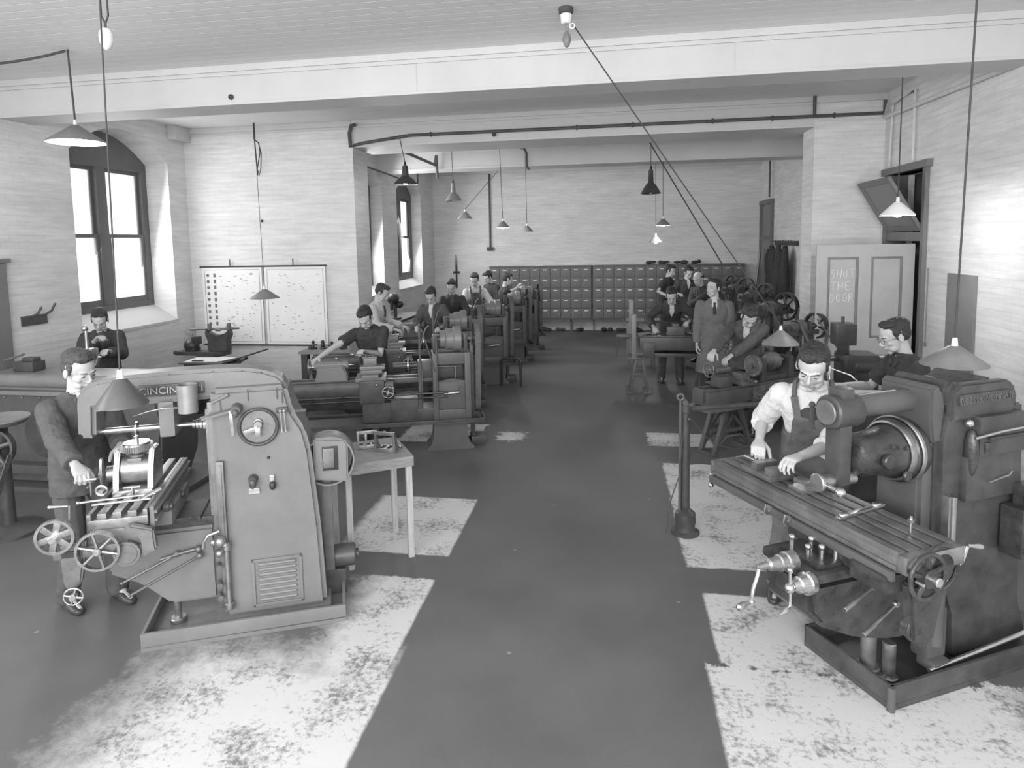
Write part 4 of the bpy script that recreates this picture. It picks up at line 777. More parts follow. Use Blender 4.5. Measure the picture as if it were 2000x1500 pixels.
b = B(); b.cyl((.175, .17, .03), (.175, .17, .23), .034, n=24, bev=.005); b.cyl((.175, .17, .03), (.175, .17, .045), .048, n=24, bev=.004); b.build('pump_standpipe', 'steel_dull', t)
b = B(); b.bx(.36, .5, .1, .2, .12, .4, .02); b.bx(.36, .48, .05, .16, .08, .13, .01); b.cyl((.43, .12, .2), (.43, .12, .6), .045, n=24); b.build('column_foot', 'paint_mid', t)
b = B(); b.cyl((.33, .06, .1), (1.3, .05, .19), .014, n=12); b.build('steel_bar', 'steel', t)
b = B(); b.bx(.98, 1.3, -.02, .16, .72, .9, .01) if False else b.bx(.92, 1.35, .02, .14, .62, .9, .01); b.bx(.98, 1.2, .0, .12, .9, 1.02, .006); b.bx(1.02, 1.16, -.012, .0, .93, 1.0, .004); b.build('coolant_box', 'oily', t)
b = B()
for i in range(5): b.tube([(1.04+i*.023, -.014, .95), (1.05+i*.023, -.014, .98), (1.055+i*.023, -.014, .955)], .003, 6)
b.build('raised_lettering', 'steel_dull', t)
b = B(); b.ball((.9, .3, .5), (.2, .14, .16)); b.cyl((.7, .3, .5), (1.1, .3, .5), .14, n=30, bev=.02); b.build('motor', 'paint_dark', t)
# work clamped on the table
t2 = thing('clamped_work', 'bright stepped block on the slotted table before the hands in rolled sleeves', 'block', tuple(Matrix.Translation((1.382, 3.357, .951)) @ Matrix.Rotation(R(28), 4, 'Z') @ V((-.05, .56, 0))), 28)
b = B(); b.bx(-.07, .07, -.05, .05, 0, .03, .002); b.bx(-.03, .03, -.035, .05, .03, .07, .002); b.build('packing', 'steel', t2)
t2 = thing('machine_vice', 'small oily machine vice on the slotted table under the hands of the man in overalls', 'vice', tuple(Matrix.Translation((1.382, 3.357, .951)) @ Matrix.Rotation(R(28), 4, 'Z') @ V((-.05, .86, 0))), 28)
b = B(); b.bx(-.09, .09, -.13, .13, 0, .03, .004); b.bx(-.08, .08, -.13, -.07, .03, .075, .004); b.build('vice_body', 'iron', t2)
b = B(); b.bx(-.08, .08, .0, .05, .03, .075, .004); b.build('vice_jaw', 'steel_dull', t2)
b = B(); b.cyl((0, .05, .05), (0, .2, .05), .012, n=10); b.cyl((-.07, .2, .05), (.07, .2, .05), .006, n=8); b.build('vice_screw', 'steel', t2)
t2 = thing('clamp_bar', 'bright flat bar lying across the slots of the long milling table', 'bar', tuple(Matrix.Translation((1.382, 3.357, .951)) @ Matrix.Rotation(R(28), 4, 'Z') @ V((0, .22, 0))), 28)
b = B(); b.box((0, 0, .012), (.36, .03, .014), rz=8, bev=.002); b.build('flat', 'steel', t2); b = B(); b.ball((-.13, -.02, .02), (.03, .02, .012)); b.ball((.13, .02, .02), (.03, .02, .012)); b.split('end_lug', 'steel', t2)
t2 = thing('clamp_bolt', 'bright upright bolt with a nut near the end of the milling table', 'bolt', tuple(Matrix.Translation((1.382, 3.357, .951)) @ Matrix.Rotation(R(28), 4, 'Z') @ V((.02, -.05, 0))), 28)
b = B(); b.cyl((0, 0, 0), (0, 0, .09), .007, n=10); b.build('stud', 'steel', t2); b = B(); b.cyl((0, 0, .06), (0, 0, .075), .016, n=6); b.build('nut', 'steel', t2)
# =================================================== floor stand with a long horizontal bar
t = thing('floor_stand', 'tall slim floor stand with a horizontal bar at the aisle edge', 'stand', (.584, 5.306, 0))
b = B(); b.lathe([(.115, 0), (.115, .015), (.08, .03), (.075, .06), (.085, .1), (.08, .17), (.045, .2), (.03, .21)], (0, 0, 0), Z_, 28); b.build('base', 'paint_dark', t)
b = B(); b.cyl((0, 0, .2), (0, 0, 1.02), .034, .028, 20); b.build('post', 'paint_dark', t)
b = B(); b.cyl((-.045, -.01, .15), (-.045, -.01, 1.1), .012, n=12); b.torus((-.045, -.01, 1.13), Y_, .024, .009, 20, 8); b.build('ring_rod', 'paint_mid', t)
b = B(); b.cyl((0, 0, 1.0), (0, 0, 1.07), .038, n=18, bev=.006); b.cyl((-.01, -.05, 1.09), (-.01, .05, 1.09), .024, n=16, bev=.004); b.ball((.02, -.04, .96), .016); b.build('clamp_head', 'paint_dark', t)
b = B(); b.cyl((0, 0, 1.03), (.95, .25, 1.05), .02, n=14); b.build('bar', 'paint_dark', t)
b = B(); b.tube([(.02, 0, .98), (.15, .05, .8), (.25, .08, .72), (.4, .1, .68), (.7, .15, .75)], .004, 6); b.tube([(-.03, -.03, .8), (-.06, -.08, .5), (-.13, -.12, .3), (-.16, -.1, .03)], .005, 6); b.build('wire', 'cord', t)
# =================================================== row of centre lathes along the window bay
def stadium(x, yc, r0, r1, z0, z1, n=12):
    """closed belt outline in the plane x: wheel radius r1 at the top, r0 at the bottom"""
    P = [(x, yc+r1*math.cos(a), z1+r1*math.sin(a)) for a in [PI*i/n for i in range(n+1)]]
    return P+[(x, yc-r0*math.cos(a), z0-r0*math.sin(a)) for a in [PI*i/n for i in range(n+1)]]
def belt_loop(b, pts, w_, th=.008):
    m = len(pts)
    for i in range(m): b.bar(pts[i], V(pts[(i+1) % m])+(V(pts[(i+1) % m])-V(pts[i]))*.05, w_, th) if False else None
    P = [V(p) for p in pts]; c = sum(P, V())/m; rings = []
    for i in range(m):
        tn = (P[(i+1) % m]-P[i-1]).normalized(); nn = tn.cross(X_).normalized()
        rings.append([P[i]+X_*w_/2+nn*th, P[i]-X_*w_/2+nn*th, P[i]-X_*w_/2-nn*th, P[i]+X_*w_/2-nn*th])
    vs = [[b.bm.verts.new(p) for p in q] for q in rings]
    for i in range(m):
        for j in range(4): b.bm.faces.new((vs[i][j], vs[(i+1) % m][j], vs[(i+1) % m][(j+1) % 4], vs[i][(j+1) % 4]))
def make_lathe(label, pos, rz, L=2.0, group=None):
    t = thing('centre_lathe', label, 'lathe', pos, rz, group)
    def ped(x, nm='pedestal'):
        b = B(); z_ = [0, .03, .07, .15, .33]; hw = [.27, .27, .225, .2, .19]; b.loft([[(x-w_, -.02, z), (x+w_, -.02, z), (x+w_, .3, z), (x-w_, .3, z)] for z, w_ in zip(z_, hw)]); b.build(nm, 'paint_mid', t, ang=25)
    ped(.02); ped(-L+.2)
    b = B(); b.bx(-L-.15, .42, -.1, .42, .33, .345); b.bx(-L-.15, .42, -.1, -.085, .345, .375, .003); b.bx(-L-.15, .42, .405, .42, .345, .375, .003); b.bx(.405, .42, -.1, .42, .345, .375, .003); b.bx(-L-.15, -L-.135, -.1, .42, .345, .375, .003); b.build('chip_tray', 'paint_dark', t)
    S = [(.0, .72), (.0, .80), (.02, .84), (.28, .84), (.3, .80), (.3, .72), (.27, .58), (.2, .51), (.1, .51), (.03, .58)]
    b = B(); b.loft([[(x, y, z) for y, z in S] for x in (-L, -.62)]); b.bx(-L, -.3, .04, .08, .84, .855, .004); b.bx(-L, -.3, .22, .26, .84, .855, .004); b.build('bed', 'paint_dark', t, ang=35)
    b = B(); b.bx(-.66, -.34, .0, .3, .345, .62, .02); b.bx(-.98, -.6, .03, .27, .345, .6, .03); b.bx(-.36, -.16, .0, .3, .345, .5, .015); b.bx(-.62, -.17, .04, .1, .80, .845, .004); b.bx(-.62, -.17, .2, .27, .8, .845, .004); b.bx(-.64, -.3, .02, .06, .53, .58, .003); b.build('gap_chest', 'paint_dark', t)
    b = B()
    for q in ((-.17, -.11, .0, .3, .345, 1.13), (.2, .27, .0, .3, .345, 1.13), (-.11, .2, .0, .3, 1.0, 1.13), (-.11, .2, .0, .3, .345, .47), (-.11, .2, .02, .06, .47, .79)): b.bx(*q, .008)
    b.prism([(-.11, .78), (.2, .78), (.2, .8), (.05, .83), (-.11, .8)], (0, .05, 0), (1, 0, 0), (0, 0, 1), .03); b.bx(-.11, .2, .24, .28, .8, 1.0, .004); b.build('headstock_frame', 'paint_mid', t)
    b = B(); b.cyl((-.12, .1, .96), (.15, .1, .955), .008, n=8); b.cyl((.1, .1, .80), (.1, .1, .96), .008, n=8); b.cyl((-.04, .0, .66), (.13, -.01, .67), .02, n=12); b.ball((.13, .0, .73), .015); b.split('gear_lever', 'steel_dull', t)
    b = B(); b.lathe([(.02, -.14), (.02, -.07), (.10, -.07), (.102, -.01), (.125, 0), (.127, .08), (.145, .09), (.147, .17), (.12, .18), (.02, .18), (.02, .30)], (.0, .15, 1.275), X_, 32); b.build('cone_pulley', 'paint', t, ang=30)
    b = B(); b.bx(-.16, -.1, .1, .2, 1.13, 1.33, .01); b.bx(.2, .25, .1, .2, 1.13, 1.33, .01); b.bx(-.1, .2, .13, .17, 1.13, 1.16); b.split('bearing_block', 'paint_dark', t)
    b = B(); b.tube([(-.31, -.0, .5), (-.31, -.0, 1.48)], .014); b.tube([(-.31, 0, 1.2), (-.24, 0, 1.42), (-.2, 0, 1.46)], .01); b.bx(-.335, -.285, 0, .04, .5, .95, .006); b.cyl((-.12, -.02, .7), (-.12, -.02, 1.35), .01, n=8); b.bx(-.16, -.08, -.03, -.01, 1.34, 1.36, .002); b.cyl((-.25, 0, 1.3), (-.14, .0, .92), .009, n=8); b.build('control_rod', 'paint_mid', t)
    b = B(); b.cyl((-.62, .16, .98), (-.2, .16, .98), .035, n=18); b.cyl((-.2, .16, .98), (-.11, .16, .98), .05, n=20); b.bx(-.34, -.17, .08, .24, .84, 1.04, .02); b.build('spindle_head', 'paint_dark', t)
    b = B(); b.lathe([(.03, 0), (.03, .04), (.085, .045), (.09, .055), (.085, .065), (.03, .07)], (-.50, .16, .98), X_, 28); b.build('face_plate', 'steel', t)
    # tailstock
    b = B(); b.prism([(-.22, .84), (.14, .84), (.14, .93), (.10, 1.0), (.1, 1.03), (-.2, 1.03), (-.2, .93), (-.22, .9)], (-1.27, .25, 0), (1, 0, 0), (0, 0, 1), .2, bev=.02); b.cyl((-1.5, .15, 1.02), (-1.12, .15, 1.02), .05, n=24, bev=.006); b.build('tailstock', 'paint', t)
    b = B(); b.wheel((-1.56, .15, 1.01), X_, .095, .02, .016, .026, 4, .008, .04, True); b.cyl((-1.56, .15, 1.01), (-1.47, .15, 1.01), .018); b.build('tailstock_handwheel', 'steel_dull', t)
    b = B(); b.cyl((-1.12, .15, 1.02), (-1.06, .15, 1.02), .018, .003, 14); b.tube([(-1.2, .12, 1.06), (-1.24, .02, 1.12)], .007); b.ball((-1.24, .02, 1.12), .015); b.build('quill', 'steel', t)
    # carriage
    b = B(); b.bx(-1.04, -.7, -.03, .32, .845, .89, .01); b.bx(-.96, -.78, -.08, .36, .89, .93, .008); b.bx(-.98, -.74, .0, .22, .93, .97, .008); b.build('saddle', 'paint', t)
    b = B(); b.bx(-.99, -.71, .03, .18, .97, 1.01, .006); b.bx(-.95, -.8, .05, .17, 1.01, 1.1, .012); b.bx(-.96, -.79, .04, .18, 1.1, 1.115, .003)
    for (x, y) in ((-.92, .07), (-.84, .07), (-.92, .15), (-.84, .15)): b.cyl((x, y, 1.1), (x, y, 1.14), .01, n=6)
    b.build('tool_post', 'iron', t)
    b = B(); b.tube([(-.88, .11, 1.12), (-.96, .06, 1.15), (-1.06, .0, 1.16)], .007); b.ball((-1.06, 0, 1.16), .016); b.build('tool_post_lever', 'steel', t)
    b = B(); b.bx(-1.0, -.72, -.06, .0, .6, .86, .015); b.build('apron', 'paint_dark', t)
    b = B(); b.wheel((-.68, -.1, .73), Y_, .07, .016, .014, .02, 4, .006, .04, True); b.ball((-.8, -.1, .82), .018); b.ball((-.62, -.11, .78), .014); b.build('apron_handwheel', 'steel_dull', t)
    b = B(); b.cyl((-L, -.03, .68), (.0, -.03, .68), .012, n=10); b.cyl((-L, -.03, .63), (.0, -.03, .63), .01, n=10); b.split('lead_screw', 'oily', t)
    # belt drive at the head end
    b = B(); b.wheel((.36, .2, 1.27), X_, .2, .07, .02, .04, 5, .012, .1); b.build('drive_wheel', 'paint_dark', t)
    b = B(); b.wheel((.36, .2, .5), X_, .1, .07, .016, .03, 4, .01, .09); b.build('lower_pulley', 'paint_dark', t)
    b = B(); belt_loop(b, stadium(.36, .2, .105, .208, .5, 1.27), .06); b.build('drive_belt', 'belt', t)
    b = B(); b.bx(.28, .32, .12, .3, .1, 1.2, .008); b.bx(.27, .44, .1, .32, .0, .1, .01); b.build('drive_bracket', 'paint_dark', t)
    return t
l1 = make_lathe('long dark centre lathe, nearest in its row, behind the wooden side table', (-1.875, 7.2, 0), 18)
for pos, lab in (((-2.2, 8.95, 0), 'centre lathe second in its row, behind the nearest one'), ((-2.0, 10.65, 0), 'centre lathe third in its row, beside the short floor rail'), ((-1.93, 12.6, 0), 'centre lathe fourth in its row, in front of the man in overalls'), ((-1.86, 14.0, 0), 'centre lathe last in its row, nearest the lockers')):
    copy_tree(l1, None, pos, 18, lab, 'centre lathes in the row')
l1['group'] = 'centre lathes in the row'
t = thing('floor_rail', 'short black bent tube rail beside the third lathe in the row', 'rail', (-1.62, 10.55, 0)); b = B(); b.tube([(-.2, .0, .0), (-.2, 0, .42), (-.17, 0, .46), (.08, 0, .46), (.12, 0, .42), (.12, 0, 0)], .02); b.build('tube', 'black', t)
# =================================================== belt driven lathes beside the wall with the coats
def make_belt_lathe(label, pos, rz, hz=1.43, wx=1.3, wr=.24, group=None, full=True):
    t = thing('belt_lathe', label, 'lathe', pos, rz, group)
    def aleg(x):
        b = B(); y0, y1 = 0, .05; w0 = .28
        for y in (.0, .2):
            b.bar((x-w0, y+.02, 0), (x-.09, y+.02, .52), .05, .05, .008); b.bar((x+w0, y+.02, 0), (x+.09, y+.02, .52), .05, .05, .008)
            b.bx(x-.13, x+.13, y, y+.04, .48, .56, .008); b.bx(x-.16, x+.16, y, y+.04, .24, .28, .006); b.bar((x-.14, y+.02, .27), (x, y+.02, .42), .03, .03); b.bar((x+.14, y+.02, .27), (x, y+.02, .42), .03, .03); b.tube([(x-.24, y+.02, .09), (x-.1, y+.02, .19), (x+.1, y+.02, .19), (x+.24, y+.02, .09)], .02, 6)
        b.bx(x-.32, x-.24, -.01, .26, 0, .03, .004); b.bx(x+.24, x+.32, -.01, .26, 0, .03, .004); b.build('leg', 'paint_mid', t)
    aleg(.38); aleg(wx-.05)
    b = B(); b.bx(0, wx+.1, 0, .26, .56, .72, .01); b.bx(0, wx, .02, .05, .72, .74, .004); b.bx(0, wx, .21, .24, .72, .74, .004); b.bx(-.03, 0, .06, .2, .6, .75, .01); b.build('bed', 'paint_mid', t)
    b = B(); b.bx(-.1, .7, -.12, .3, .53, .55, .004); b.ball((.42, -.05, .56), (.12, .06, .025)); b.build('chip_tray', 'iron', t)
    b = B(); b.bx(.22, .4, .05, .21, .74, .86, .012); b.cyl((.2, .13, .92), (.42, .13, .92), .04, n=20, bev=.006); b.cyl((.42, .13, .92), (.48, .13, .92), .016, .003, 12); b.build('tailstock', 'paint_mid', t)
    b = B(); b.wheel((.12, .13, .94), X_, .085, .018, .014, .024, 4, .007, .03, True); b.cyl((.12, .13, .94), (.24, .13, .93), .014); b.build('tailstock_handwheel', 'iron', t)
    b = B(); b.bx(.5, .68, -.02, .26, .74, .79, .008); b.bx(.53, .65, .04, .18, .79, .87, .008); b.cyl((.59, -.1, .8), (.59, .0, .8), .012); b.ball((.59, -.1, .8), .02); b.build('carriage', 'iron', t)
    b = B(); b.lathe([(.03, 0), (.03, .04), (.125, .045), (.13, .06), (.125, .075), (.03, .08)], (.74, .13, .92), X_, 30); b.torus((.79, .13, .92), X_, .11, .012, 30, 8); b.build('face_plate', 'iron', t)
    hx = min(wx, 1.34); b = B(); b.bx(.84, .92, .04, .22, .74, 1.0, .015); b.bx(hx-.06, hx+.02, .04, .22, .74, 1.0, .015); b.bx(.84, hx, .06, .2, .72, .8, .01); b.build('headstock', 'paint_dark', t)
    b = B(); b.lathe([(.03, -.04), (.055, 0), (.055, .06), (.075, .065), (.075, .13), (.1, .135), (.1, .21), (.03, .215), (.03, .32)], (.94, .13, .95), X_, 28); b.build('cone_pulley', 'iron', t, ang=30)
    b = B(); b.gear((.7, -.04, .63), Y_, .06, .03, 26); b.gear((.8, -.03, .62), Y_, .05, .03, 22); b.cyl((.7, -.09, .63), (.7, -.02, .63), .02, n=14); b.bx(.66, .84, -.02, .01, .52, .72, .01); b.split('change_gear', 'iron', t)
    # countershaft column
    cx = wx+.02
    b = B(); b.bx(cx-.02, cx+.04, .3, .36, .56, hz-.08, .008); b.bx(cx+.18, cx+.24, .3, .36, .0, hz-.08, .008); b.bx(cx-.02, cx+.24, .3, .36, .9, .98, .008); b.bx(cx-.28, cx+.42, .28, .38, hz-.1, hz-.04, .012); b.bx(cx-.26, cx-.2, .28, .38, hz-.06, hz+.05, .01); b.bx(cx+.14, cx+.2, .28, .38, hz-.06, hz+.05, .01); b.bx(cx-.1, cx+.3, .26, .4, .0, .06, .01); b.build('countershaft_column', 'paint_dark', t)
    b = B(); b.lathe([(.02, -.32), (.02, -.16), (.055, -.155), (.055, -.1), (.075, -.095), (.075, -.03), (.095, -.025), (.095, .05), (.02, .055), (.02, .36)], (cx, .33, hz), X_, 26); b.build('countershaft_cone', 'paint_mid', t, ang=30)
    b = B(); b.wheel((cx+.32, .33, hz), X_, wr, .06, .022, .035, 6, .013, .09); b.build('flywheel', 'black', t)
    b = B(); bxx = min(cx-.05, 1.24) if False else cx-.05; P = [(cx-.05, .13+.1*math.cos(a), .95-.1*math.sin(a)) for a in [PI*i/8 for i in range(9)]]+[(cx-.05, .33-.09*math.cos(a), hz+.09*math.sin(a)) for a in [PI*i/8 for i in range(9)]]
    belt_loop(b, P, .04, .004); b.build('drive_belt', 'belt', t)
    b = B(); b.lathe([(.05, -.1), (.11, -.09), (.12, .12), (.05, .14)], (cx+.3, .33, .3), X_, 24); b.bx(cx+.2, cx+.46, .26, .4, .0, .2, .01); b.build('motor', 'black', t)
    b = B(); b.bar((cx+.32, .33-wr, hz), (cx+.32, .24, .3), .05, .006); b.bar((cx+.32, .33+wr, hz), (cx+.32, .42, .3), .05, .006); b.split('motor_belt', 'belt', t)
    return t
r1 = make_belt_lathe('belt lathe with a bright face plate, worked by the man bending low', (1.03, 7.2, 0), 36, 1.27, 1.76, .165, 'belt lathes')
r2 = make_belt_lathe('belt lathe with a high black flywheel, directly beside the whitewashed pier', (1.47, 8.53, 0), 36, 1.43, 1.05, .2, 'belt lathes')
c_, s_ = math.cos(R(36)), math.sin(R(36)); ox, oy = 1.39*c_-.33*s_, 1.39*s_+.33*c_
r2.location = (2.371-ox, 9.5-oy, 0)
for (x, y), lab in (((2.525, 11.4), 'belt lathe with black flywheel seen in front of the narrow far door'), ((2.526, 13.0), 'belt lathe with black flywheel beside the shoulder of the long coat'), ((2.488, 14.2), 'belt lathe with black flywheel furthest along its row by the slanting rope')):
    copy_tree(r2, None, (x-ox, y-oy, 0), 36, lab, 'belt lathes')
# =================================================== planing machine with square posts
t = thing('planing_machine', 'long dark planing machine with pale upright posts and open legs', 'planing machine', (.42, 10.2, 0))
b = B(); b.bx(0, 1.15, 0, .42, .68, .88, .012); b.bx(-.02, 1.15, .02, .40, .88, .9, .004); b.bx(0.1, 1.15, .02, .4, .57, .63, .01); b.bx(.05, .22, -.02, .05, .56, .8, .01); b.build('bed', 'paint_dark', t)
for (x, y, z) in ((-.09, -.02, 1.24), (-.12, .36, 1.42)):
    b = B(); b.bx(x-.035, x+.035, y-.04, y+.04, .55, z, .008); b.build('upright_post', 'paint', t)
b = B(); b.bx(-.2, .08, -.04, .4, .53, .57, .006); b.bx(-.35, -.05, .1, .2, .86, .9, .01); b.cyl((-.35, .15, .88), (-.35, .15, .55), .012); b.build('cross_rail', 'paint_mid', t)
for x in (-.02, 1.0):
    b = B()
    for y in (.0, .38): b.bar((x-.12, y, .03), (x-.03, y, .55), .05, .045, .006); b.bar((x+.14, y, .03), (x+.06, y, .55), .05, .045, .006); b.bx(x-.08, x+.1, y-.02, y+.02, .28, .32, .004)
    b.bx(x-.18, x-.06, -.05, .43, 0, .03, .004); b.bx(x+.08, x+.2, -.05, .43, 0, .03, .004); b.build('leg', 'paint_mid', t)
b = B(); b.bx(.42, .68, .1, .3, .9, 1.03, .01); b.bx(.5, .6, .08, .32, 1.03, 1.08, .006); b.build('work_head', 'paint_mid', t)
b = B()
for k in range(7): b.ball((.15+k*.15, .2+.06*math.sin(k*2), .92), (.05, .04, .025), 10, 6)
b.cyl((.75, .1, .93), (1.1, .12, .94), .015, n=8); b.build('tool_clutter', 'steel_dull', t)
t = thing('cutting_bench', 'low dark bench with pale cross bars behind the planing machine', 'bench', (.45, 12.2, 0))
b = B(); b.bx(-.2, .9, 0, .4, .85, .9, .01); b.bx(-.2, .9, .02, .06, .55, .6, .006); b.build('bench_top', 'paint_mid', t)
for x in (-.15, .3, .85):
    b = B(); b.bx(x-.03, x+.03, .02, .38, 0, .85, .006); b.build('leg', 'paint', t)
# =================================================== machine worked by the man in the black short sleeved shirt
t = thing('universal_grinder', 'black grinding machine with a spoked wheel in front of the open door', 'grinding machine', (1.95, 6.15, 0))
b = B(); b.prism([(-.1, 0), (.6, 0), (.55, .1), (.5, .6), (.55, .85), (-.1, .85), (-.05, .6), (-.1, .1)], (0, .4, 0), (1, 0, 0), (0, 0, 1), .4, bev=.02); b.build('base', 'paint_dark', t)
b = B(); b.bx(-.28, .7, .05, .35, .85, .92, .01); b.bx(-.25, .6, .1, .3, .92, .97, .006); b.build('table', 'iron', t)
b = B(); b.bx(.12, .42, .1, .4, .97, 1.32, .03); b.cyl((.2, .2, 1.2), (.58, .2, 1.2), .11, n=28, bev=.02); b.build('wheel_head', 'black', t)
b = B(); b.bx(.05, .23, .12, .3, 1.40, 1.60, .02); b.bx(.1, .18, .16, .26, 1.3, 1.42, .01); b.cyl((.13, .2, 1.6), (.13, .2, 1.66), .014); b.build('switch_box', 'black', t)
b = B(); b.wheel((-.12, .18, 1.25), V((.25, -1, 0)), .15, .04, .014, .025, 5, .008, .07, True); b.build('spoked_wheel', 'iron', t)
b = B(); b.cyl((-.1, .22, 1.25), (.15, .3, 1.25), .02); b.bx(-.2, 0, .16, .34, .97, 1.12, .02); b.build('work_head', 'paint_dark', t)
b = B(); b.tube([(-.2, .1, 1.25), (-.22, .05, 1.15), (-.23, .0, 1.05)], .008); b.tube([(-.05, .08, 1.28), (-.03, .02, 1.15), (-.02, .0, 1.03)], .008); b.tube([(0, .1, 1.2), (.15, .02, 1.15), (.2, 0, 1.1), (.2, 0, 1.0)], .008); b.cyl((-.3, .1, 1.22), (-.1, .1, 1.22), .008); b.ball((-.05, .08, 1.29), .016); b.split('handle', 'steel', t)
b = B(); b.cyl((.3, .05, .98), (.55, .05, .98), .03, n=18); b.bx(.25, .6, .0, .1, .93, .96, .006); b.build('work_slide', 'steel_dull', t)
b = B(); b.bar((-.05, .34, 1.62), (.3, .34, 1.1), .04, .006); b.build('drive_belt', 'belt', t)
# =================================================== long machine by the window wall
t = thing('shaping_machine', 'long dark grey shaping machine with a rounded top rail standing beside the window wall', 'shaping machine', (-6.3, 5.55, 0))
b = B(); b.prism([(0, .05), (1.85, .05), (1.95, .3), (1.98, .75), (1.92, .98), (0, .98)], (0, .6, 0), (1, 0, 0), (0, 0, 1), .6, bev=.02); b.build('body', 'paint_mid', t)
b = B(); b.bx(-.1, 1.9, -.05, .65, .96, 1.0, .006); b.cyl((-.1, .03, 1.09), (1.75, .03, 1.09), .07, n=24, bev=.02); b.bx(-.1, 1.75, .0, .5, 1.0, 1.14, .03); b.build('top_rail', 'paint', t)
b = B(); b.bx(-.1, 2.2, -.16, .7, 0, .06, .01); b.bx(-.1, 1.3, -.12, -.0, .18, .27, .01); b.build('base_flange', 'paint_mid', t)
b = B()
for i in range(9): b.ball((.05+i*.2, -.005, .93), .012, 8, 6)
b.split('bolt', 'steel_dull', t)
b = B(); b.cyl((.72, 0, .58), (.72, -.03, .58), .26, n=40, bev=.01); b.ball((.72, -.03, .79), .025); b.build('gear_cover', 'paint_dark', t)
text_mesh('VIC', .1, .003, 'raised_lettering', 'iron', t, Matrix.Translation((.70, -.034, .60)) @ Matrix.Rotation(PI/2, 4, 'X'))
b = B(); b.wheel((1.35, -.06, .35), Y_, .16, .03, .02, .03, 5, .01, .05); b.build('handwheel', 'paint_dark', t)
t = thing('drill_stand', 'dark belt wheel and round tray on a stand next to the long shaping machine', 'machine', (-5.1, 4.6, 0))
b = B(); b.lathe([(.26, 0), (.26, .03), (.06, .08), (.055, .9)], (0, 0, 0), Z_, 24); b.build('pillar', 'paint_dark', t)
b = B(); b.lathe([(.02, .0), (.2, .02), (.24, .06), (.235, .07), (.19, .035), (.02, .02)], (0, -.02, .93), Z_, 30); b.build('round_tray', 'paint', t)
b = B(); b.wheel((.02, -.1, .76), V((.3, -1, .1)), .17, .06, .02, .05, 5, .02, .08); b.build('belt_wheel', 'paint_dark', t)
b = B(); b.bar((.19, -.1, .72), (-.05, -.15, .1), .05, .01); b.bar((-.14, -.12, .70), (-.2, -.15, .1), .05, .01); b.split('belt', 'belt', t)
# small objects on the long machine
t = thing('clamp_block', 'dark clamp block standing on the far end of the shaping machine', 'clamp', (-6.05, 5.85, 1.142)); b = B(); b.bx(-.12, .12, -.08, .08, 0, .1, .01); b.bx(-.04, .1, -.05, .05, .1, .14, .01); b.build('block', 'paint_dark', t); b = B(); b.tube([(-.3, 0, .1), (-.15, 0, .14), (-.05, 0, .17)], .012); b.build('arm', 'iron', t)
o = B().lathe([(.025, 0), (.025, .04), (.006, .09), (.002, .13)], (0, 0, 0), Z_, 12).build('oil_can', 'steel_dull', None); o.location = (-5.62, 5.85, 1.142); tag(o, 'little conical oil can standing on the shaping machine', 'oil can')
# tall hand lever machine of the man at the window
t = thing('hand_press', 'small bright hand press with an upright lever near the arched window', 'press', (-5.75, 6.35, 0))
b = B(); b.lathe([(.16, 0), (.16, .03), (.08, .06), (.06, .98), (.12, 1.0), (.12, 1.03)], (0, 0, 0), Z_, 24); b.build('pedestal', 'paint_mid', t)
b = B(); b.bx(-.05, .05, -.05, .05, 1.03, 1.3, .01); b.cyl((-.03, -.02, 1.25), (-.03, -.02, 1.5), .02, .016, 12); b.ball((-.04, -.02, 1.52), .035); b.cyl((.06, 0, 1.1), (.1, 0, 1.2), .02); b.build('lever', 'steel', t)
# cutter grinder and drawing table by the charts
t = thing('cutter_grinder', 'small dark cutter grinder with a raised arbor before the wall charts', 'grinding machine', (-6.05, 8.95, 0))
b = B(); b.lathe([(.2, 0), (.2, .04), (.12, .1), (.11, .72)], (0, 0, 0), Z_, 24); b.build('pedestal', 'paint_dark', t)
b = B(); b.bx(-.52, .3, -.1, .1, .76, .82, .01); b.cyl((-.6, 0, .79), (-.5, 0, .79), .03); b.bx(-.15, .15, -.12, .12, .72, .77, .01); b.build('cross_table', 'paint_dark', t)
b = B(); b.ball((-.3, 0, .9), (.12, .1, .1)); b.bx(-.26, -.16, -.06, .06, .92, 1.04, .015); b.bx(-.36, -.2, -.08, .08, .82, .88, .01); b.build('work_head', 'black', t)
b = B(); b.prism([(-.0, .82), (.34, .82), (.34, 1.0), (.38, 1.08), (.36, 1.16), (.30, 1.1), (.17, 1.06), (.04, 1.1), (-.02, 1.16), (-.04, 1.08), (.0, 1.0)], (0, .06, 0), (1, 0, 0), (0, 0, 1), .12, bev=.015); b.build('yoke', 'paint_dark', t)
b = B(); b.cyl((-.3, 0, 1.15), (.5, 0, 1.17), .016, n=12); b.cyl((-.3, 0, 1.15), (-.1, 0, 1.15), .022, .01, 12); b.cyl((.3, 0, 1.165), (.52, 0, 1.17), .03, .006, 14); b.bx(0, .04, -.03, .03, 1.14, 1.24, .008); b.bx(.32, .36, -.03, .03, 1.14, 1.25, .008); b.ball((.16, 0, 1.15), (.06, .03, .03)); b.build('arbor', 'iron', t)
t = thing('drawing_table', 'dark low drawing table with one raised wing, papers spread on top', 'table', (-5.6, 8.25, 0))
b = B(); b.bx(-.45, .2, -.05, .45, .755, .775, .004); b.bx(-.4, .25, .0, .4, .68, .755, .01); b.build('table_top', 'paint_mid', t)
b = B(); b.box((.42, .2, .83), (.5, .5, .022), rot=Matrix.Rotation(R(-17), 4, 'Y'), bev=.004); b.bar((.2, .05, .66), (.55, .05, .84), .05, .03); b.build('raised_wing', 'wood_dark', t)
for x in (-.3, .15):
    b = B(); b.bx(x-.03, x+.03, .02, .38, 0, .68, .006); b.build('leg', 'paint_dark', t)
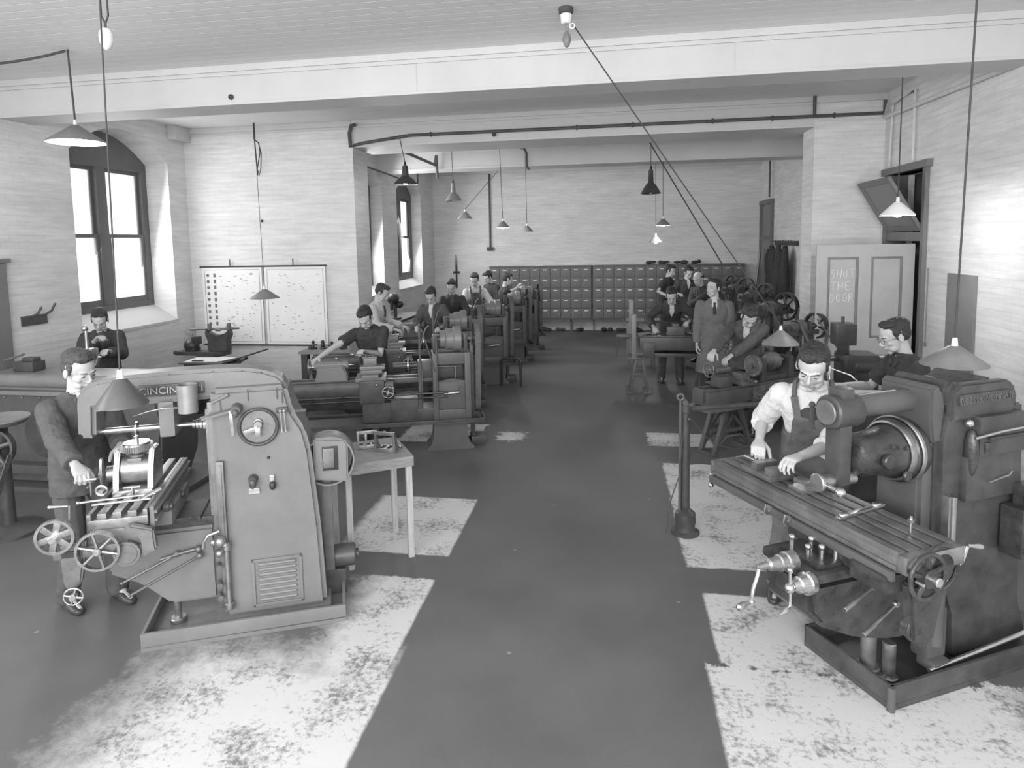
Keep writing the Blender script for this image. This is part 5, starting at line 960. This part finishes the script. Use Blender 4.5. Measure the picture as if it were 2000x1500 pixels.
b = B(); b.box((-.18, .22, .004), (.5, .36, .004), rz=6); b.box((.02, .26, .008), (.3, .3, .004), rz=-12); o = b.build('drawing_sheet', 'paper', None); o.location = (-5.6, 8.25, .775); tag(o, 'white drawing sheets lying flat on the dark drawing table', 'paper')
b = B(); b.box((0, 0, .006), (.16, .04, .012), rz=8, bev=.002); o = b.build('notebook', 'leather', None); o.location = (-5.82, 8.32, .785); tag(o, 'small dark notebook on the white drawing sheets', 'notebook')
# tool bench in front of the charts
t = thing('tool_bench', 'plain wooden tool bench with a pale shelf panel standing against the chart pier', 'bench', (-4.62, 9.02, 0))
b = B(); b.bx(-.03, 1.0, 0, .6, .77, .81, .006); b.build('bench_top', 'wood', t)
for (x, y) in ((.06, .06), (.9, .06), (.06, .54), (.9, .54)):
    b = B(); b.bx(x-.05, x+.05, y-.05, y+.05, 0, .77, .006); b.build('leg', 'wood_dark', t)
b = B(); b.bx(.11, .85, .04, .08, .36, .58, .004); b.bx(.11, .85, .5, .54, .3, .75, .004); b.split('apron_board', 'wood', t)
b = B(); b.bx(.3, .8, .1, .4, .585, .74, .006); b.build('parcel', 'paper', t)
def lump(nm, lab, cat, pos, m, k):
    b = B(); r2 = random.Random(k); b.bx(-.05, .05, -.04, .04, 0, .03, .006); b.cyl((0, 0, .03), (0, 0, .07+.02*r2.random()), .03, .025, 14, .004); b.ball((.01, 0, .1), .025, 12, 8); b.cyl((-.06, 0, .05), (.07, .01, .06), .01, n=8)
    o = b.build(nm, m, None); o.location = pos; o.rotation_euler = (0, 0, k); o.scale = (.9+.2*r2.random(),)*3; tag(o, lab, cat)
for i, (x, lab) in enumerate(((-4.52, 'dark iron tool block at the free corner of the tool bench'), (-4.38, 'tall dark tool holder second from the free corner of the tool bench'), (-4.2, 'dark iron fixture in the middle of the tool bench'), (-4.05, 'squat dark fixture at the inner end of the tool bench'))): lump('tool_fixture', lab, 'tool', (x, 9.25+.05*(i % 2), .81), 'oily', i+1)
b = B(); b.lathe([(.02, 0), (.02, .45), (.028, .5), (.01, .9)], (0, 0, 0), Z_, 10); b.bx(-.09, .09, -.015, .015, .4, .46, .004); o = b.build('hanging_tool', 'black', None); o.location = (-4.2, 17.384, 1.15); tag(o, 'long black tool hanging on the back wall beside the lockers', 'tool')
# clutter bench of the men in the inner bay
t = thing('work_bench', 'cluttered work bench under the inner windows, behind the man in the pale coat', 'bench', (-4.78, 12.0, 0))
b = B(); b.bx(0, .66, 0, 1.9, .83, .88, .006); b.build('bench_top', 'wood_dark', t)
for (x, y) in ((.08, .1), (.58, .1), (.08, 1.8), (.58, 1.8)):
    b = B(); b.bx(x-.04, x+.04, y-.04, y+.04, 0, .83, .004); b.build('leg', 'wood_dark', t)
t = thing('bench_drill', 'dark bench drill on the cluttered work bench under the inner windows', 'drill', (-4.3, 12.5, .88))
b = B(); b.cyl((0, 0, 0), (0, 0, .04), .12, n=20); b.cyl((0, 0, .04), (0, 0, .45), .035); b.build('column', 'paint_dark', t)
b = B(); b.ball((-.02, -.05, .42), (.12, .14, .12)); b.ball((.08, .02, .3), (.08, .1, .08)); b.cyl((-.02, -.15, .2), (-.02, -.15, .4), .03); b.build('head', 'black', t)
# =================================================== people
def ik(a, t, l1, l2, pole):
    d = t-a; L = max(.05, min(d.length, (l1+l2)*.995)); dr = d.normalized(); ca = (l1*l1+L*L-l2*l2)/(2*l1*L); ca = max(-1, min(1, ca)); pr = l1*ca; h = math.sqrt(max(0, l1*l1-pr*pr))
    pp = pole-dr*pole.dot(dr); pp = pp.normalized() if pp.length > 1e-4 else V((0, 0, -1)); return a+dr*pr+pp*h, a+dr*L
def ell(c, ax, ay, n=24, pw=1): # elliptical ring with axes ax, ay
    out = []
    for i in range(n):
        a = 2*PI*i/n; ca, sa = math.cos(a), math.sin(a); out.append(c+ax*(abs(ca)**pw*(1 if ca > 0 else -1))+ay*(abs(sa)**pw*(1 if sa > 0 else -1)))
    return out
def limb(b, pts, rs, n=14):
    b.tube(pts, rs, n); b.ball(pts[0], rs[0], 12, 8); b.ball(pts[-1], rs[-1], 12, 8)
    for p, r in zip(pts[1:-1], rs[1:-1]): b.ball(p, r, 12, 8)
def hand(b, wr, d, nrm, side, curl=30, s=1.0, spread=1.0):
    d = d.normalized(); nrm = (nrm-d*nrm.dot(d)).normalized(); ac = d.cross(nrm)*side
    b.loft([ell(wr+d*k*s, ac*w_*s, nrm*t_*s, 16, .8) for k, w_, t_ in ((-.03, .026, .021), (0, .026, .02), (.03, .034, .018), (.065, .042, .017), (.09, .042, .014), (.098, .036, .009))])
    for k, (off, L, r) in enumerate(((.032, .074, .0092), (.011, .083, .0096), (-.011, .077, .0092), (-.031, .060, .0082))):
        p = wr+d*.088*s+ac*off*s; a = R(curl*.45+k*3); dd = (d+ac*off*2.2*spread).normalized(); pts = [p]
        for j, f in enumerate((.45, .32, .23)):
            a += R(curl*(1.0 if j else .35)); v = dd*math.cos(a)+nrm*math.sin(a); p = p+v*L*f*s*1.1; pts.append(p)
        limb(b, pts, [r*s*1.1, r*s, r*s*.92, r*s*.82], 10)
    p = wr+d*.02*s+ac*.024*s+nrm*.006*s; v = (d*.62+ac*.66+nrm*.42).normalized(); q = p+v*.046*s; v2 = (d*.85+ac*.25+nrm*.5).normalized(); q2 = q+v2*.034*s; limb(b, [p, q, q2, q2+(v2+nrm*.3).normalized()*.022*s], [.0155*s, .0125*s, .0108*s, .009*s], 10)
def head_mesh(b, c, rt, fw, up, s, jaw=1.0, nose=1.0):
    q = Matrix((rt, fw, up)).transposed()
    def P(x, y, z): return c+(rt*x+fw*y+up*z)*s
    def bl(p, r, n=16, m=12): b.ball(P(*p), [k*s for k in r], n, m, rot=q)
    bl((0, -.012, .033), (.0755, .097, .086), 28, 20); bl((0, .028, -.025), (.0585, .062, .083), 24, 16); bl((0, .032, -.072), (.047*jaw, .05, .04), 20, 14); bl((0, .066, -.099), (.021*jaw, .02, .017))
    for e in (-1, 1):
        bl((e*.04, .058, -.026), (.021, .022, .022)); bl((e*.035, .045, -.07), (.022*jaw, .035, .026)); bl((e*.031, .0755, .004), (.0145, .011, .0105)); bl((e*.079, -.008, -.012), (.009, .019, .031)); bl((e*.083, -.014, -.006), (.006, .015, .024)); bl((e*.0115, .098*1.0, -.034), (.0085, .009, .0075))
    b.tube([P(-.048, .068, .02), P(-.025, .083, .025), P(0, .085, .02), P(.025, .083, .025), P(.048, .068, .02)], [.008*s, .0095*s, .009*s, .0095*s, .008*s], 8)
    b.tube([P(0, .083, .018), P(0, .094, .0), P(0, .11*nose, -.022), P(0, .108*nose, -.033), P(0, .09, -.037)], [.007*s, .0085*s, .0115*s, .0115*s, .009*s], 10)
    b.tube([P(-.021, .079, -.064), P(-.008, .0905, -.058), P(.008, .0905, -.058), P(.021, .079, -.064)], [.004*s, .0068*s, .0068*s, .004*s], 8); b.tube([P(-.018, .079, -.066), P(0, .0885, -.070), P(.018, .079, -.066)], [.004*s, .0072*s, .004*s], 8)
    return P, q
def remesh(o, vox, sm=2, disp=0, dsc=.05):
    m = o.modifiers.new('r', 'REMESH'); m.mode = 'VOXEL'; m.voxel_size = vox; m.use_smooth_shade = True
    if sm: m = o.modifiers.new('s', 'SMOOTH'); m.factor = .5; m.iterations = sm
    if disp:
        tx = bpy.data.textures.get('folds%g' % dsc) or bpy.data.textures.new('folds%g' % dsc, 'CLOUDS'); tx.noise_scale = dsc; tx.noise_depth = 2
        m = o.modifiers.new('d', 'DISPLACE'); m.texture = tx; m.strength = disp; m.mid_level = .5; m.texture_coords = 'LOCAL'
    return o
def person(label, pos, face, h=1.75, lean=6, side=0, bend=None, head=(10, 0, 0), hl=None, hr=None, curl=(35, 35), feet=((-.11, .0), (.11, .02)), top='jacket', sleeve=1.0, tcol='cloth_dark', trouser='cloth_dark', hair='hair', vox=.009, pale=True, tie=False, glasses=False, bald=False, quiff=1, coat=False, apron=False, build=1.0, pel_shift=(0, 0), elbow_out=.5, nL=None, nR=None, shoes='leather', collar=None, hipz=.95, grp=None, brows=True, socks=None):
    s = h/1.75; t = thing('person', label, 'person', (pos[0], pos[1], 0), face, grp)
    Mi = (Matrix.Translation((pos[0], pos[1], 0)) @ Matrix.Rotation(R(face), 4, 'Z')).inverted()
    w_ = build
    if bend is None: bend = lean*.5
    def dirv(a, sd=side): return V((math.sin(R(sd)), math.sin(R(a))*math.cos(R(sd)), math.cos(R(a))*math.cos(R(sd)))).normalized()
    d1, d2 = dirv(lean), dirv(lean+bend)
    pel = V((pel_shift[0], pel_shift[1]-.25*math.sin(R(lean))*.6, hipz*s)); waist = pel+d1*.15*s; chest = waist+d1*.08*s+d2*.09*s; sh = chest+d2*.165*s; nk = sh+d2*.055*s
    rt = V((1, 0, 0)); rt = (rt-d2*rt.dot(d2)).normalized(); fw2 = d2.cross(rt); fw1 = d1.cross(rt)
    hp, hy, hroll = head
    hq = Matrix.Rotation(R(hy), 3, 'Z') @ Matrix.Rotation(-R(hp), 3, 'X') @ Matrix.Rotation(R(hroll), 3, 'Y'); hR, hF, hU = hq @ V((1, 0, 0)), hq @ V((0, 1, 0)), hq @ V((0, 0, 1))
    HS = 1.07*s; hc = nk+(d2*.45+hU*.55).normalized()*.142*s+hF*.02*s
    if top == 'jacket' and pale is True and not collar: collar = 'shirt'
    # ---- body, one continuous surface
    b = B(); P, Q = head_mesh(b, hc, hR, hF, hU, HS)
    b.tube([P(0, -.02, -.04), P(0, -.022, -.085), nk+fw2*-.005, sh], [.053*s, .052*s, .056*s, .07*s], 16)
    sj = {-1: sh-rt*.168*s*w_-d2*.058*s, 1: sh+rt*.168*s*w_-d2*.058*s}
    def SF(h): # front of the clothed chest at height h over the shoulder line
        K = ((-.6, .118), (-.165, .122), (-.075, .112), (-.02, .088), (.018, .066), (.04, .052))
        for (a, p), (c, q) in zip(K, K[1:]):
            if h <= c: return ((p+(q-p)*(h-a)/(c-a))*w_+.016)*s
        return .068*s
    A = {}
    for e, tg, nn in ((-1, hl, nL), (1, hr, nR)):
        a = sj[e]
        if tg is None: tgt = a+V((e*.05*s, .10*s, -.56*s)); relaxed = True
        else: tgt = Mi @ V(tg); relaxed = False; tgt = tgt+(a-tgt).normalized()*.06*s
        el, wr = ik(a, tgt, .285*s, .26*s, V((e*elbow_out, -.7, -.45))); A[e] = (a, el, wr, relaxed, nn)
    def torso(b, g=0, top_=True):
        b.loft([ell(c, rt*(x*w_*s+g), f*(y*w_*s+g), 28, .85) for c, x, y, f in ((pel-V((0, 0, .10*s)), .13, .09, V((0, 1, 0))), (pel-V((0, 0, .03*s)), .165, .112, V((0, 1, 0))), (pel+d1*.06*s, .158, .108, fw1), (waist, .145, .10, fw1), (waist+(chest-waist)*.5, .155, .112, fw2), (chest, .168, .122, fw2), (chest+d2*.09*s, .175, .112, fw2), (sh-d2*.02*s, .142, .088, fw2), (sh+d2*.018*s, .088, .066, fw2), (sh+d2*.035*s, .06, .055, fw2))])
    torso(b)
    for e in (-1, 1):
        a, el, wr, rl, nn = A[e]; dr = (wr-el).normalized()
        limb(b, [a, a.lerp(el, .5), el, el.lerp(wr, .35), wr], [.05*s*w_, .043*s*w_, .037*s, .038*s, .0255*s])
        nrm = (Mi.to_3x3() @ V(nn)) if nn else (V((-e, .15, -.1)) if rl else V((0, .1, -1))); c0 = curl[0 if e < 0 else 1]
        dh = dr if not nn else (dr+nrm*.15).normalized()
        hand(b, wr+dr*.012*s, dh, nrm, e*-1 if False else -e*-1 if False else e, c0, s*1.04)
    leg = {}
    for e, (fx, fy) in ((-1, feet[0]), (1, feet[1])):
        hp_ = pel+V((e*.088*s, 0, -.04*s)); an = V((fx, fy, .085*s)); kn, an2 = ik(hp_, an, .43*s, .43*s, V((e*.1, 1, 0))); leg[e] = (hp_, kn, an2)
        limb(b, [hp_, hp_.lerp(kn, .5), kn, kn.lerp(an2, .4), an2], [.08*s, .068*s, .052*s, .05*s, .035*s]); limb(b, [an2, an2+V((0, .08*s, -.045*s)), an2+V((0, .15*s, -.055*s))], [.034*s, .03*s, .022*s])
    remesh(b.build('body', 'skin', t), vox, 2)
    # ---- face details
    for e in (-1, 1):
        b = B(); b.ball(P(e*.031, .0855, .001), (.0105*s, .0035*s, .0032*s), 12, 6, rot=Q); b.build('eye', 'eye', t)
        b = B(); b.tube([P(e*.014, .0915, .0225), P(e*.032, .0905, .0285), P(e*.05, .0745, .0235)], [.0026*s, .0036*s, .0018*s], 6); b.build('eyebrow', hair, t)
    b = B(); b.tube([P(-.019, .0845, -.0645), P(0, .0955, -.0635), P(.019, .0845, -.0645)], [.0015*s, .003*s, .0015*s], 6); b.build('lips', 'lip', t)
    if glasses:
        b = B()
        for e in (-1, 1): b.torus(P(e*.033, .1, .001), hF+hR*e*.15, .019*s, .0018*s, 20, 6); b.tube([P(e*.052, .095, .004), P(e*.078, .06, .006), P(e*.086, -.01, .004)], .0018*s, 6)
        b.tube([P(-.014, .103, .004), P(0, .107, .007), P(.014, .103, .004)], .0018*s, 6); b.build('spectacles', 'iron', t)
    b = B()
    def hb(p, r): b.ball(P(*p), [k*HS for k in r], 22, 16, rot=Q)
    if bald: hb((0, -.047, .012), (.0785, .072, .066)); hb((.066, -.01, .03), (.014, .03, .03)); hb((-.066, -.01, .03), (.014, .03, .03))
    else:
        hb((0, -.034, .058), (.0795, .098, .07)); hb((0, -.047, .012), (.0785, .072, .072)); hb((.012, .022, .103), (.052, .046*quiff, .028*quiff)); hb((-.03, .008, .1), (.042, .056, .027))
        for e in (-1, 1): hb((e*.068, .0, .034), (.0125, .03, .032)); hb((e*.0735, .012, .008), (.0055, .009, .02))
    remesh(b.build('hair', hair, t), max(.005, vox*.7), 1, .012*s, .014)
    # ---- trousers and shoes
    b = B()
    for e in (-1, 1):
        hp_, kn, an = leg[e]; dn = (an-kn).normalized(); limb(b, [hp_, hp_.lerp(kn, .5), kn, kn.lerp(an, .5), an+V((0, 0, .0))], [.098*s, .088*s, .075*s, .072*s, .07*s])
    b.loft([ell(pel+V((0, 0, z*s)), V((1, 0, 0))*x*s*w_, V((0, 1, 0))*y*s*w_, 24, .85) for z, x, y in ((-.14, .15, .11), (-.03, .178, .125), (.08, .165, .118), (.13, .155, .112))])
    remesh(b.build('trousers', trouser, t), max(vox, .008), 2, .012, .06)
    for e in (-1, 1):
        an = leg[e][2]; b = B(); c = V((an.x, an.y, 0)); 
        b.loft([ell(c+V((e*.004, y*s, z*s)), V((1, 0, 0))*x*s, V((0, 0, 1))*zz*s, 16, .8) for y, x, z, zz in ((-.085, .012, .03, .01), (-.08, .028, .045, .045), (-.04, .037, .05, .05), (.02, .038, .048, .046), (.08, .043, .036, .034), (.13, .042, .028, .027), (.17, .03, .023, .02), (.182, .012, .02, .01))]); b.build('shoe', shoes, t)
    # ---- upper clothing
    g = .016 if top != 'shirt' else .010
    b = B(); torso(b, g*s)
    if coat or top == 'jacket':
        zb = (.44 if coat else .80)*s; n_ = 4; fl = .1 if coat else .02
        b.loft([ell(waist.lerp(V((pel.x, pel.y+.02, zb)), f), V((1, 0, 0))*(.172+fl*f*.6)*s*w_, V((0, 1, 0))*(.125+fl*f)*s*w_, 28, .85) for f in (0, .25, .5, .8, 1)])
    for e in (-1, 1):
        a, el, wr, rl, nn = A[e]; gs = g*s+.006
        if sleeve >= 1: pts = [a, a.lerp(el, .5), el, el.lerp(wr, .5), el.lerp(wr, .96)]; rs = [.054*w_, .052*w_, .048, .044, .037]
        elif sleeve >= .55: pts = [a, a.lerp(el, .5), el, el.lerp(wr, .25)]; rs = [.056*w_, .056*w_, .054, .053]
        else: pts = [a, a.lerp(el, .45), a.lerp(el, .72)]; rs = [.056*w_, .056*w_, .06]
        b.tube(pts, [r*s+gs for r in rs], 16); b.ball(a, (.055*w_)*s+gs, 14, 10)
        for p, r in zip(pts[1:-1], rs[1:-1]): b.ball(p, r*s+gs, 12, 8)
    nb = sh+d2*.03*s
    gap = 62 if (pale and top == 'jacket') or coat else 18; cz = (d2-fw2*.3).normalized(); cy = (fw2-cz*fw2.dot(cz)).normalized()
    b.tube([nb+(cy*math.cos(R(gap+(360-2*gap)*k/22))+rt*math.sin(R(gap+(360-2*gap)*k/22)))*.068*s+cz*.004*s for k in range(23)], .0135*s, 8)
    remesh(b.build({'jacket': 'jacket', 'shirt': 'shirt', 'coat': 'dust_coat'}['coat' if coat else top], tcol, t), max(vox*.9, .006), 2, .016, .055)
    fr = (.122*w_+.016)*s
    if top == 'jacket' and pale:
        b = B(); ff = [(.048, .028), (.02, .036), (-.02, .040), (-.06, .036), (-.11, .022), (-.16, .004)]
        b.loft([[sh+d2*z*s+fw2*(SF(z)-.05*s)-rt*x*s, sh+d2*z*s+fw2*(SF(z)+.001)-rt*x*s, sh+d2*z*s+fw2*(SF(z)+.007)-rt*x*.5*s, sh+d2*z*s+fw2*(SF(z)+.007)+rt*x*.5*s, sh+d2*z*s+fw2*(SF(z)+.001)+rt*x*s, sh+d2*z*s+fw2*(SF(z)-.05*s)+rt*x*s] for z, x in ff]); b.build('shirt_front', 'shirt' if pale is True else pale, t)
        for e in (-1, 1):
            b = B(); b.loft([[sh+d2*z*s+fw2*(SF(z)-.012)+rt*e*x0*s, sh+d2*z*s+fw2*(SF(z)+.014)+rt*e*x0*s, sh+d2*z*s+fw2*(SF(z)+.008)+rt*e*x1*s, sh+d2*z*s+fw2*(SF(z)-.03*s)+rt*e*x1*s] for z, x0, x1 in ((.02, .033, .05), (-.03, .039, .075), (-.07, .034, .085), (-.085, .03, .062), (-.13, .014, .036), (-.18, .0, .01))]); b.build('lapel', tcol, t)
    if tie:
        b = B(); c0 = sh-d2*.015*s+fw2*(SF(-.015)+.008); c1 = sh-d2*.07*s+fw2*(SF(-.07)+.008); c2 = sh-d2*.16*s+fw2*(SF(-.16)+.006); b.ball(c0, .018*s, 12, 8); b.tube([c0, c1, c2], [.012*s, .02*s, .024*s], 8); b.build('tie', tie if isinstance(tie, str) else 'cloth_black', t)
    if collar:
        b = B()
        for e in (-1, 1): b.prism([(0, .0), (e*.035, .03), (e*.048, .0), (e*.026, -.04)], sh+fw2*(SF(.0)+.0)+rt*e*.004*s, rt*s, (d2-fw2*.8).normalized()*s, .008)
        b.torus(nb+d2*.008*s, d2-fw2*.4, .058*s, .012*s, 24, 8); b.build('collar', collar, t)
    if apron:
        b = B(); f = lambda z, x, o_=0: None
        b.loft([ell(waist.lerp(V((pel.x, pel.y+.03, .42*s)), k), V((1, 0, 0))*(.185+.05*k)*s, V((0, 1, 0))*(.137+.06*k)*s, 28, .85) for k in (0, .3, .6, 1)])
        b.loft([ell(c+fw2*o_, rt*x*s, fw2*.03*s, 20, .5) for c, o_, x in ((waist, .115*s, .125), (chest, .135*s, .115), (chest+d2*.07*s, .13*s, .095))])
        remesh(b.build('apron', 'apron', t), max(vox, .008), 2, .014, .06)
        for e in (-1, 1):
            b = B(); b.bar(chest+d2*.06*s+fw2*.155*s+rt*e*.075*s, sh+d2*.01*s+fw2*.085*s+rt*e*.10*s, .006, .042); b.tube([sh+d2*.01*s+fw2*.085*s+rt*e*.10*s, sh+d2*.05*s+rt*e*.10*s, sh+fw2*-.09*s+rt*e*.09*s], .015, 6); b.build('strap', 'apron', t)
        b = B(); b.ball(chest+d2*.05*s+fw2*.075*s, (.115*s, .083*s, .085*s), 20, 14, rot=Matrix((rt, fw2, d2)).transposed()); b.build('waistcoat', 'cloth_dark', t)
    return t
def ML(frame, p):  # machine-local point to world
    (x, y), a = frame; c, s = math.cos(R(a)), math.sin(R(a)); return (x+p[0]*c-p[1]*s, y+p[0]*s+p[1]*c, p[2])
M1, M2, LA, RB = ((-2.772, 3.257), 23.8), ((1.382, 3.357), 28), ((-1.875, 7.2), 18), ((1.03, 7.2), 36)
person('dark haired man in a dark buttoned jacket turning a crank at the grey milling machine', (-3.52, 3.72), -112, 1.745, lean=4, head=(22, 8, 4), hr=ML(M1, (-.27, .09, 1.07)), hl=ML(M1, (-.15, .45, 1.1)), curl=(50, 55), feet=((-.12, .12), (.12, -.05)), tcol='cloth_mid', trouser='cloth_mid', vox=.0045, hair='hair_brown', quiff=1.2, pale=True, build=1.02)
person('man in dark jacket bending over the hand press by the arched window', (-6.12, 6.95), -140, 1.74, lean=16, head=(34, -10, 0), hr=(-5.82, 6.5, 1.34), hl=(-5.70, 6.55, 1.2), curl=(50, 50), tcol='cloth_dark', vox=.008, pale='cloth_mid')
person('man in a black short sleeved shirt gripping the tailstock wheel of the nearest lathe', (-2.93, 7.62), 198, 1.74, lean=20, side=4, head=(44, -18, 0), hr=ML(LA, (-1.53, .24, 1.06)), hl=ML(LA, (-.95, .3, 1.1)), curl=(50, 40), top='shirt', sleeve=.3, tcol='cloth_black', vox=.007, quiff=1.3, collar='cloth_black')
person('man in a pale grey coat standing sideways behind the tool bench, hands on a lathe', (-3.68, 9.68), -95, 1.79, lean=8, head=(34, 0, 0), hr=(-3.22, 9.4, 1.06), hl=(-3.2, 9.75, 1.06), coat=True, tcol='cloth_pale', trouser='cloth_dark', vox=.008, tie=True, pale=True)
person('man in an open dark jacket and white open collar looking down, facing the aisle end', (-2.78, 9.95), 178, 1.74, lean=10, head=(40, 4, 0), hr=(-2.95, 9.5, 1.08), hl=(-2.55, 9.5, 1.08), tcol='cloth_mid', vox=.008, pale=True)
person('man in a dark buttoned overall smiling down behind the man with the white open collar', (-2.86, 11.5), -172, 1.75, lean=8, head=(30, -8, 0), hr=(-2.95, 11.0, 1.08), hl=(-2.5, 11.0, 1.08), tcol='cloth_black', vox=.009, pale='cloth_mid')
person('man in dark bib overalls over a pale shirt at the fourth lathe', (-2.74, 12.85), -160, 1.8, lean=10, head=(30, -20, 0), hr=(-2.7, 12.4, 1.1), hl=(-2.3, 12.45, 1.12), top='shirt', sleeve=.6, tcol='cloth_pale', apron=True, vox=.009)
person('young man in dark overalls looking down in profile near the left end of the lockers', (-2.62, 14.3), 140, 1.76, lean=8, head=(35, 0, 0), hr=(-2.9, 13.9, 1.1), tcol='cloth_dark', vox=.01, pale=False)
person('man seen from behind raising his bright forearm near the last lathe', (-2.25, 13.36), -70, 1.74, lean=6, head=(20, 0, 0), hr=(-1.95, 13.7, 1.45), hl=(-1.95, 13.9, 1.4), top='shirt', sleeve=.3, tcol='cloth_dark', vox=.01)
person('man in a black short sleeved shirt with bare arms standing in front of the lockers', (1.22, 15.6), -118, 1.79, lean=8, head=(24, -10, 0), hr=(1.25, 15.1, 1.05), hl=(1.6, 15.3, 1.1), top='shirt', sleeve=.3, tcol='cloth_black', vox=.009)
person('dark haired man in a dark jacket looking down, in the middle of the far group', (1.62, 15.0), -165, 1.79, lean=8, head=(34, 6, 0), hr=(1.4, 14.6, 1.15), tcol='cloth_dark', vox=.009, pale=True)
person('older balding man in a dark suit next to the long grey coat', (1.72, 12.95), 135, 1.77, lean=8, head=(26, 0, 0), hr=(1.4, 12.6, 1.0), hl=(1.3, 12.8, 1.0), tcol='cloth_dark', vox=.009, bald=True, tie='cloth_mid', pale='cloth_mid')
person('man in a dark jacket and white collar stooping over the planing machine, arms spread', (.95, 11.05), 180, 1.76, lean=30, head=(34, -6, 4), hr=(.62, 10.5, .98), hl=(1.22, 10.55, 1.05), curl=(40, 40), feet=((-.16, .0), (.14, -.05)), tcol='cloth_dark', trouser='cloth_mid', vox=.008, elbow_out=1.4)
person('man in a long grey dust coat and dark tie standing upright with his arms down', (1.47, 9.83), 172, 1.79, lean=0, head=(2, -42, 0), coat=True, tcol='cloth_coat', trouser='cloth_dark', vox=.007, tie=True, pale=True, build=1.1)
person('man in a dark jacket bending low over a tailstock, beside the long coat', (1.60, 8.22), 163, 1.76, lean=25, side=-4, bend=16, head=(52, 22, 0), hr=ML(RB, (.14, .22, 1.0)), hl=ML(RB, (.5, .25, 1.0)), curl=(55, 40), tcol='cloth_mid', trouser='cloth_dark', vox=.007, quiff=1.2, pale='cloth_pale')
person('man in white shirt, tie and bib overalls working at the slotted table', (1.29, 4.40), 160, 1.82, lean=18, side=0, bend=12, head=(32, -8, -6), hr=ML(M2, (-.0, 1.03, 1.055)), hl=ML(M2, (.0, .68, 1.07)), curl=(38, 55), feet=((-.12, -.06), (.20, .02)), top='shirt', sleeve=.6, tcol='shirt', trouser='cloth_coat', apron=True, vox=.0042, tie='cloth_mid', hair='hair', quiff=1.25, collar='shirt', elbow_out=.35, build=1.06)
person('man with spectacles and black short sleeved shirt seen in profile', (2.34, 5.5), 100, 1.76, lean=11, head=(24, -6, 0), hl=(1.80, 5.42, 1.14), hr=(1.84, 5.66, 1.14), curl=(35, 35), top='shirt', sleeve=.3, tcol='cloth_black', trouser='cloth_dark', vox=.0055, glasses=True, collar='cloth_black', quiff=.9)
